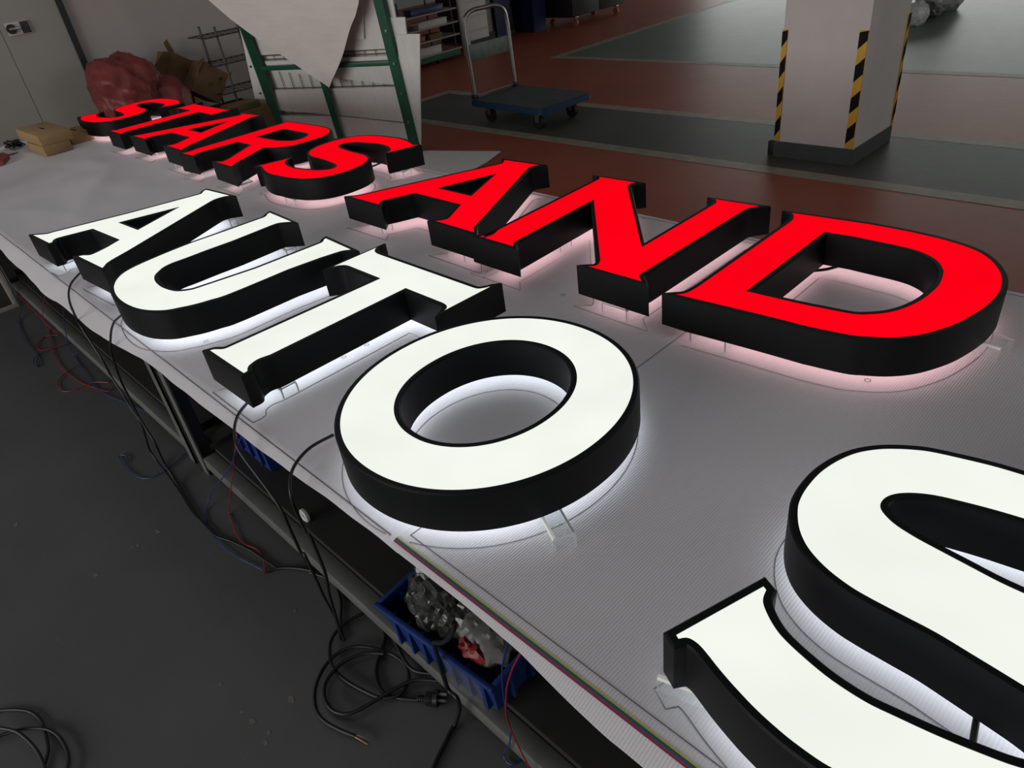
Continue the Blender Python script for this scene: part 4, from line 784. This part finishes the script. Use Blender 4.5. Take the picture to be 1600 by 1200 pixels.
bx2 = box('floor_carton', (-0.14, -0.20, 0), (0.14, 0.20, 0.40), M_CARDD, None, 0.004); bx2.location = (-6.03, 2.66, 0.0)
tag(gb, 'flat green-marked box on top of a brown carton', 'box'); box('green_mark', (0.1003, 0.02, 0.015), (0.1015, 0.08, 0.04), M_GREENP, gb)
tag(bx2, 'brown carton on the floor behind the red letter T', 'box')
ws = thing('wire_shelf', 'rusty metal wire shelf unit behind the green rack', 'shelf', (-6.45, 2.93, 0))
for (x, y) in ((0.15, -0.17), (0.15, 0.17), (-0.15, -0.17), (-0.15, 0.17)): cyl('post', (x, y, 0), (x, y, 1.0 if y < 0 else 0.99), 0.011, M_SHELFW, ws, 8)
for z in (0.50, 0.72, 0.93):
    sh = tube('shelf_frame', [(0.17, -0.28, z), (0.17, 0.22, z), (-0.17, 0.22, z), (-0.17, -0.28, z)], 0.006, M_SHELFW, ws, 6, 1, True, False)
    for k in range(10):
        y = -0.26 + k * 0.05; cyl('shelf_wire', (0.17, y, z + 0.004), (-0.17, y, z + 0.004), 0.0035, M_SHELFW, sh, 6)

# ------------------------------------------------------------------ green A-frame rack with foam boards
rk = thing('board_rack', 'green steel rack holding white foam boards behind the red S', 'rack')
rm = Matrix((( 0.947768, 0.318959, 0.000000 ), ( 0.027799, -0.082603, 0.996195 ), ( 0.317746, -0.944162, -0.087156 ))).transposed().to_4x4(); rm.translation = (-4.613984, 3.324993, 0.000000)
rk.matrix_world = rm
TOPV = 1.75
def slant(name, pts, n0, t, m, parent=rk): return prism(name, [(p[0], p[1], n0) for p in pts], (0, 0, -t), m, parent)
def lpost(u0, w, flip, v0=0.0, v1=TOPV):
    bm = bmesh.new(); addbox(bm, (u0, v0, -0.004), (u0 + w, v1, 0.0))
    uu = u0 + w - 0.004 if flip else u0
    addbox(bm, (uu, v0, -0.055), (uu + 0.004, v1, -0.004)); return bmobj('post', bm, M_GREENP, rk)
A45 = Matrix.Translation((-1.385, 0, -0.02)) @ Matrix.Rotation(math.radians(-40), 4, 'Y')
bm = bmesh.new(); addbox(bm, (-0.045, 0, -0.03), (0.045, TOPV, 0.03), A45); bmobj('post', bm, M_GREENP, rk)
lpost(-0.082, 0.074, True); lpost(-0.775, 0.058, False)
box('cross_bar', (-1.40, 0.664, -0.030), (-0.06, 0.698, -0.001), M_GREENP, rk, 0.004)
box('base_bar', (-1.42, 0.05, -0.06), (-0.04, 0.10, -0.002), M_GREENP, rk)
for v in (0.26, 0.47, 0.68, 0.90, 1.12):
    cyl('bolt', (-0.03, v, 0.0), (-0.03, v, 0.012), 0.010, M_BOLT, rk, 8)
    cyl('bolt', (-1.445, v + 0.02, -0.01), (-1.46, v + 0.02, -0.01), 0.009, M_BOLT, rk, 8)
for s in (-1.36, -0.06): 
    cyl('foot', (s, 0, -0.02), (s, 0.06, -0.02), 0.03, M_TYRE, rk, 12)
for v, a, b in ((0.733, -1.35, -0.09), (0.762, -1.35, -0.09), (0.508, -1.35, -0.1), (0.305, -1.36, -0.7), (1.02, -0.35, -0.06), (0.90, -0.35, -0.06)):
    cyl('mesh_rod', (a, v, -0.062), (b, v, -0.062), 0.0045, M_RUST, rk, 6)
for k in range(13): cyl('mesh_rod', (-1.33 + k * 0.1, 0.30, -0.070), (-1.33 + k * 0.1, 0.775, -0.070), 0.003, M_RUST, rk, 6)
GB = 'white foam boards in the green rack'
def board(label, pts, n0, t=0.012):
    cu = sum(p[0] for p in pts) / len(pts); cv = min(p[1] for p in pts)
    o = slant('foam_board', [(p[0] - cu, p[1] - cv) for p in pts], 0, t, M_BOARD, None)
    o.matrix_world = rm @ Matrix.Translation((cu, cv, n0)); return tag(o, label, 'foam board', GB)
board('white foam board forming the back layer of the green rack', [(-1.43, 0.06), (-0.06, 0.06), (-0.06, 1.72), (-1.43, 1.72)], -0.085)
board('lowest white foam board in the green rack, behind the letter tops', [(-1.40, 0.105), (-0.09, 0.105), (-0.09, 0.225), (-0.70, 0.285), (-1.40, 0.295)], -0.040)
board('white foam board in the second layer up in the green rack', [(-1.36, 0.335), (-0.70, 0.290), (-0.10, 0.235), (-0.10, 0.500), (-1.32, 0.500)], -0.050)
board('white foam board just under the green cross bar', [(-1.30, 0.655), (-0.11, 0.515), (-0.09, 0.722), (-1.32, 0.725)], -0.046)
board('white foam board above the green cross bar', [(-1.34, 0.772), (-0.10, 0.768), (-0.08, 1.70), (-1.40, 1.70)], -0.050)
board('white foam board rising just right of the rack post', [(-0.12, 0.06), (-0.05, 0.06), (0.085, 1.60), (-0.09, 1.60)], -0.060)
board('middle white foam board at the right side of the rack', [(-0.12, 0.06), (-0.02, 0.06), (0.115, 0.965), (-0.02, 0.97)], -0.045 - 0.0005)
board('white foam board standing farthest right in the rack', [(-0.12, 0.06), (0.0, 0.06), (0.217, 0.856), (0.02, 0.862)], -0.030)
board('white foam board sticking out left of the green rack', [(-1.62, 0.36), (-1.46, 0.36), (-1.46, 0.98), (-1.49, 0.98)], -0.075)
board('small white foam offcut beside the hanging sheet', [(-0.40, 0.855), (-0.27, 0.845), (-0.14, 1.30), (-0.34, 1.30)], -0.030)
# thin sheet drooping over the rack front
Lc = [(0.554, -0.62), (0.759, -0.931), (0.929, -1.175), (1.074, -1.365), (1.23, -1.53), (1.80, -1.95)]
Rc = [(0.554, -0.618), (0.66, -0.51), (0.784, -0.395), (0.87, -0.325), (0.968, -0.25), (1.03, -0.185), (1.122, -0.12), (1.40, -0.07), (1.80, -0.03)]
def interp(T_, v):
    for a, b in zip(T_, T_[1:]):
        if a[0] <= v <= b[0]: return a[1] + (b[1] - a[1]) * (v - a[0]) / (b[0] - a[0])
    return T_[-1][1]
V = []; F = []; NR, NC = 40, 16
for side in (0, 1):
    for i in range(NR + 1):
        v = 0.554 + (1.78 - 0.554) * i / NR
        a, b = interp(Lc, v), interp(Rc, v)
        for j in range(NC + 1):
            u = a + (b - a) * j / NC
            w = 0.095 + 0.022 * noise.noise(Vector((u * 2.2 + v, v * 1.2, 5.0))) + 0.008 * noise.noise(Vector((u * 6 + v * 3, v * 3, 2.0)))
            V.append((u, v, w - side * 0.004))
n1 = NC + 1; tot = (NR + 1) * n1
for i in range(NR):
    for j in range(NC):
        q = (i * n1 + j, i * n1 + j + 1, (i + 1) * n1 + j + 1, (i + 1) * n1 + j); F += [q, tuple(tot + k for k in reversed(q))]
rim = [j for j in range(n1)] + [i * n1 + NC for i in range(1, NR + 1)] + [NR * n1 + j for j in range(NC - 1, -1, -1)] + [i * n1 for i in range(NR - 1, 0, -1)]
for a, b in zip(rim, rim[1:] + rim[:1]): F.append((a, b, tot + b, tot + a))
hs = mesh('foam_sheet', V, F, M_FILM, None, 60); hs.matrix_world = rm; tag(hs, 'thin white foam sheet drooping in a point over the green rack', 'foam sheet')
V = []; F = []
pts = [(-4.75, 3.36), (-4.30, 3.52), (-4.02, 3.63), (-3.93, 3.40), (-3.88, 3.16), (-3.95, 2.6), (-4.4, 2.5), (-4.75, 2.6)]
fsht = prism('foam_sheet', [(p[0] + 4.3, p[1] - 3.1, 0) for p in pts], (0, 0, 0.006), M_BOARD); fsht.location = (-4.3, 3.1, 0.004); tag(fsht, 'dull white sheet lying on the red floor beside the rack', 'foam sheet')

# ------------------------------------------------------------------ platform trolley
TR = math.radians(-3.0)
tr = thing('platform_trolley', 'platform trolley with blue edged deck and tube handle on the charcoal floor band', 'trolley', (-4.47, 4.43, 0.0), TR)
def rrect(hx, hy, r, n=6):
    out = []
    for (sx, sy, a0) in ((1, 1, 0), (-1, 1, PI / 2), (-1, -1, PI), (1, -1, 3 * PI / 2)):
        for k in range(n + 1):
            a = a0 + k * PI / 2 / n; out.append((sx * (hx - r) + r * math.cos(a), sy * (hy - r) + r * math.sin(a)))
    return out
prism('bumper_edge', [(p[0], p[1], 0.140) for p in rrect(0.455, 0.29, 0.06)], (0, 0, 0.045), M_TBLUE, tr)
prism('deck_mat', [(p[0], p[1], 0.185) for p in rrect(0.438, 0.273, 0.05)], (0, 0, 0.005), M_TROL, tr)
for (x, y) in ((-0.30, -0.19), (0.30, -0.19), (0.30, 0.19), (-0.30, 0.19)):
    c = box('caster', (x - 0.04, y - 0.035, 0.132), (x + 0.04, y + 0.035, 0.140), M_CHROME, tr)
    for s in (-0.022, 0.019): box('fork', (x - 0.022, y + s, 0.055), (x + 0.022, y + s + 0.003, 0.133), M_CHROME, c)
    cyl('wheel', (x, y - 0.016, 0.057), (x, y + 0.016, 0.057), 0.055, M_TYRE, c, 20)
hx = -0.43
tube('handle', [(hx, -0.235, 0.19), (hx - 0.01, -0.235, 0.45), (hx - 0.02, -0.235, 0.72), (hx - 0.022, -0.205, 0.81), (hx - 0.024, -0.12, 0.85), (hx - 0.024, 0.0, 0.852), (hx - 0.024, 0.12, 0.85), (hx - 0.022, 0.20, 0.815), (hx - 0.02, 0.235, 0.72), (hx - 0.01, 0.235, 0.45), (hx, 0.235, 0.19)], 0.017, M_CHROME, tr, 10, 5)
box('handle_plate', (hx - 0.022, -0.235, 0.478), (hx - 0.008, 0.235, 0.605), M_PLATE, tr, 0.004)
cyl('handle_foot_bar', (hx, -0.235, 0.21), (hx, 0.235, 0.21), 0.009, M_CHROME, tr, 8)
for y in (-0.235, 0.235): box('hinge', (hx - 0.022, y - 0.022, 0.188), (hx + 0.022, y + 0.022, 0.222), M_DARK, tr, 0.004)

# ------------------------------------------------------------------ shelf cart and things standing in the far left background
sc_ = thing('shelf_cart', 'low shelf cart with green base behind the rack', 'cart', (-7.85, 5.98, 0))
box('base_frame', (-0.25, -0.45, 0.05), (0.25, 0.42, 0.11), M_GREENP, sc_)
for z in (0.112, 0.27, 0.41, 0.56): box('shelf', (-0.25, -0.45, z), (0.25, 0.45, z + 0.016), M_SHELF, sc_)
for (x, y) in ((-0.24, -0.44), (-0.24, 0.36), (0.24, -0.44), (0.24, 0.36)): cyl('post', (x, y, 0.06), (x, y, 0.75), 0.010, M_DARK, sc_, 8)
for (x, y) in ((0.2, 0.08), (0.2, -0.4), (-0.2, 0.08), (-0.2, -0.4)): cyl('wheel', (x, y - 0.012, 0.026), (x, y + 0.012, 0.026), 0.025, M_TYRE, sc_, 12)
def small(name, label, cat, lo, hi, m, rz=0.0, lid=None):
    c = ((lo[0] + hi[0]) / 2, (lo[1] + hi[1]) / 2, lo[2])
    o = thing(name, label, cat, c, rz)
    hx, hy, h = (hi[0] - lo[0]) / 2, (hi[1] - lo[1]) / 2, hi[2] - lo[2]
    box('carton_body', (-hx, -hy, 0), (hx, hy, h * 0.8), m, o, 0.004)
    box('lid', (-hx - 0.004, -hy - 0.004, h * 0.8), (hx + 0.004, hy + 0.004, h), lid or m, o, 0.003)
    return o
small('white_carton', 'white carton on the lowest shelf of the cart', 'box', (-7.72, 5.72, 0.129), (-7.60, 6.10, 0.215), M_WHITE)
small('white_carton', 'long white carton on the third shelf of the cart', 'box', (-7.72, 5.80, 0.427), (-7.60, 6.25, 0.50), M_WHITE)
small('blue_tray', 'blue tray on the top shelf of the cart', 'tray', (-7.74, 5.72, 0.577), (-7.60, 6.22, 0.65), M_NAVY)
small('brown_packet', 'brown packet on the second shelf of the cart', 'packet', (-7.74, 5.95, 0.287), (-7.61, 6.15, 0.345), M_CARDD)
small('red_box', 'dark red box on the second shelf of the cart', 'box', (-7.72, 5.70, 0.287), (-7.61, 5.88, 0.35), M_REDP)
for z, lab in ((0.50, 'upper'), (0.235, 'lower')):
    o = box('orange_strip', (-0.006, -0.10, 0), (0.006, 0.05, 0.008), M_ORANGE); o.location = (-7.53, 5.72, z)
    o.parent = sc_; o.location = (-7.53 + 7.85, 5.72 - 5.98, z)
wpst = box('leaning_board', (-0.02, -0.055, 0), (0.02, 0.055, 1.3), M_WHITE, None, 0.003); wpst.location = (-7.62, 6.53, 0.002); tag(wpst, 'narrow white board standing between the cart and the trolley handle', 'board')
wp = thing('wrapped_stack', 'pale panel wrapped in shiny plastic behind the trolley handle', 'panel', (-7.85, 6.92, 0.0))
box('panel_core', (-0.03, -0.22, 0.12), (0.03, 0.20, 1.1), M_FILM, wp, 0.004)
for k in range(5): box('tape_band', (0.03, -0.20, 0.22 + k * 0.17), (0.034, 0.18, 0.245 + k * 0.17), M_BAGW, wp)
box('foot_block', (-0.06, -0.22, 0.0), (0.06, 0.20, 0.12), M_DARK, wp)
gp = thing('grey_panel', 'flat grey panel leaning behind the trolley handle', 'panel', (-8.0, 7.25, 0.0)); box('panel_core', (-0.02, -0.14, 0.14), (0.02, 0.10, 1.0), M_SHELF, gp, 0.003); box('foot_block', (-0.05, -0.14, 0.0), (0.05, 0.10, 0.14), M_DARK, gp)
def bin_(label, x, y, w, d_, h):
    o = thing('blue_bin', label, 'bin', (x, y, 0), 0, 'dark blue bins in the background')
    frustum('bin_body', (-d_ / 2, -w / 2), (d_ / 2, w / 2), (-d_ / 2 - 0.03, -w / 2 - 0.03), (d_ / 2 + 0.03, w / 2 + 0.03), 0.0, h, 0.008, M_NAVY, o)
    box('bin_rim', (-d_ / 2 - 0.045, -w / 2 - 0.045, h - 0.03), (-d_ / 2 - 0.02, w / 2 + 0.045, h), M_NAVY, o); box('bin_rim', (d_ / 2 + 0.02, -w / 2 - 0.045, h - 0.03), (d_ / 2 + 0.045, w / 2 + 0.045, h), M_NAVY, o)
bin_('dark blue bin right behind the trolley handle', -8.15, 7.52, 0.26, 0.4, 0.8)
bin_('dark blue bin next to the black cabinet', -8.05, 8.14, 0.24, 0.4, 0.8)
def cabinet(label, x, y0, y1, z0, h, depth, casters):
    o = thing('cabinet', label, 'cabinet', (x - depth / 2, (y0 + y1) / 2, 0)); w = (y1 - y0) / 2
    box('cabinet_body', (-depth / 2, -w, z0), (depth / 2 - 0.02, w, h), M_DARK, o, 0.004)
    n = max(1, round(w * 2 / 0.5))
    for k in range(n):
        a = -w + 2 * w * k / n; b = -w + 2 * w * (k + 1) / n
        dr = box('door', (depth / 2 - 0.02, a + 0.006, z0 + 0.006), (depth / 2, b - 0.006, h - 0.01), M_DARK, o, 0.003)
        box('handle', (depth / 2, b - 0.06, h * 0.55), (depth / 2 + 0.02, b - 0.045, h * 0.75), M_BOLT, dr)
    if casters:
        for y in (-w + 0.15, w - 0.12):
            for x_ in (depth / 2 - 0.08, -depth / 2 + 0.08):
                c = box('caster', (x_ - 0.03, y - 0.03, z0 - 0.02), (x_ + 0.03, y + 0.03, z0), M_BOLT, o)
                cyl('wheel', (x_, y - 0.016, 0.045), (x_, y + 0.016, 0.045), 0.045, M_ORANGE, c, 16); box('fork', (x_ - 0.012, y + 0.018, 0.04), (x_ + 0.012, y + 0.022, z0 - 0.018), M_BOLT, c)
    return o
cabinet('black cabinet on orange casters at the far end of the red lane', -7.42, 8.36, 9.55, 0.13, 1.3, 0.6, True)
cabinet('dark box added for the unlit gap behind the two blue bins', -8.45, 7.2, 8.4, 0.0, 1.4, 0.5, False)  # added black body in place of plain darkness between the bins
# bags on the green floor behind the column
b1 = crumple('plastic_bag', [((0, 0, 0), (0.11, 0.13, 0.12))], M_BAGW, None, 21, 0.16, 3.5, 4, -0.10); b1.location = (-2.98, 8.62, 0.102); tag(b1, 'small white plastic bag just behind the column edge', 'bag')
b2 = crumple('plastic_bag', [((0, 0, 0), (0.16, 0.16, 0.15)), ((0.10, 0.05, 0.0), (0.13, 0.13, 0.11))], M_BAGG, None, 23, 0.22, 3.0, 4, -0.15); b2.location = (-3.0, 9.08, 0.152); tag(b2, 'grey plastic bag slumped on the floor behind the column', 'bag')
b3 = crumple('plastic_bag', [((0, 0, 0), (0.15, 0.15, 0.2)), ((0.06, 0.04, -0.06), (0.13, 0.13, 0.12))], M_BAGW, None, 27, 0.2, 3.0, 4, -0.17); b3.location = (-3.02, 9.45, 0.172); tag(b3, 'white printed plastic bag behind the grey one', 'bag')
for k in range(3): box('red_print', (-0.06 + k * 0.045, -0.155, 0.03), (-0.03 + k * 0.045, -0.145, 0.07), M_REDP, b3)

# short cables showing in the gaps of letters
def stub(label, a, b, sag):
    a, b = Vector(a), Vector(b); c = (a + b) / 2
    o = tube('power_cable', [a - c, (a + b) / 2 - c + Vector((0, 0, sag)), b - c], 0.0042, M_CABLE, None, 8, 6); o.location = c; tag(o, label, 'cable')
for lab, a, b in STUBS: stub(lab, a, b, -0.003)
# old paint chips and scuffs on the grey floor
for (x, y, r_) in SCUFFS:
    n = 7; pts = [(x + r_ * (0.4 + 0.9 * random.random()) * math.cos(2 * PI * k / n), y + r_ * 0.6 * (0.4 + 0.9 * random.random()) * math.sin(2 * PI * k / n), 0.0003) for k in range(n)]
    prism('scuff_mark', pts, (0, 0, 0.0004), M_CHIP, floor)
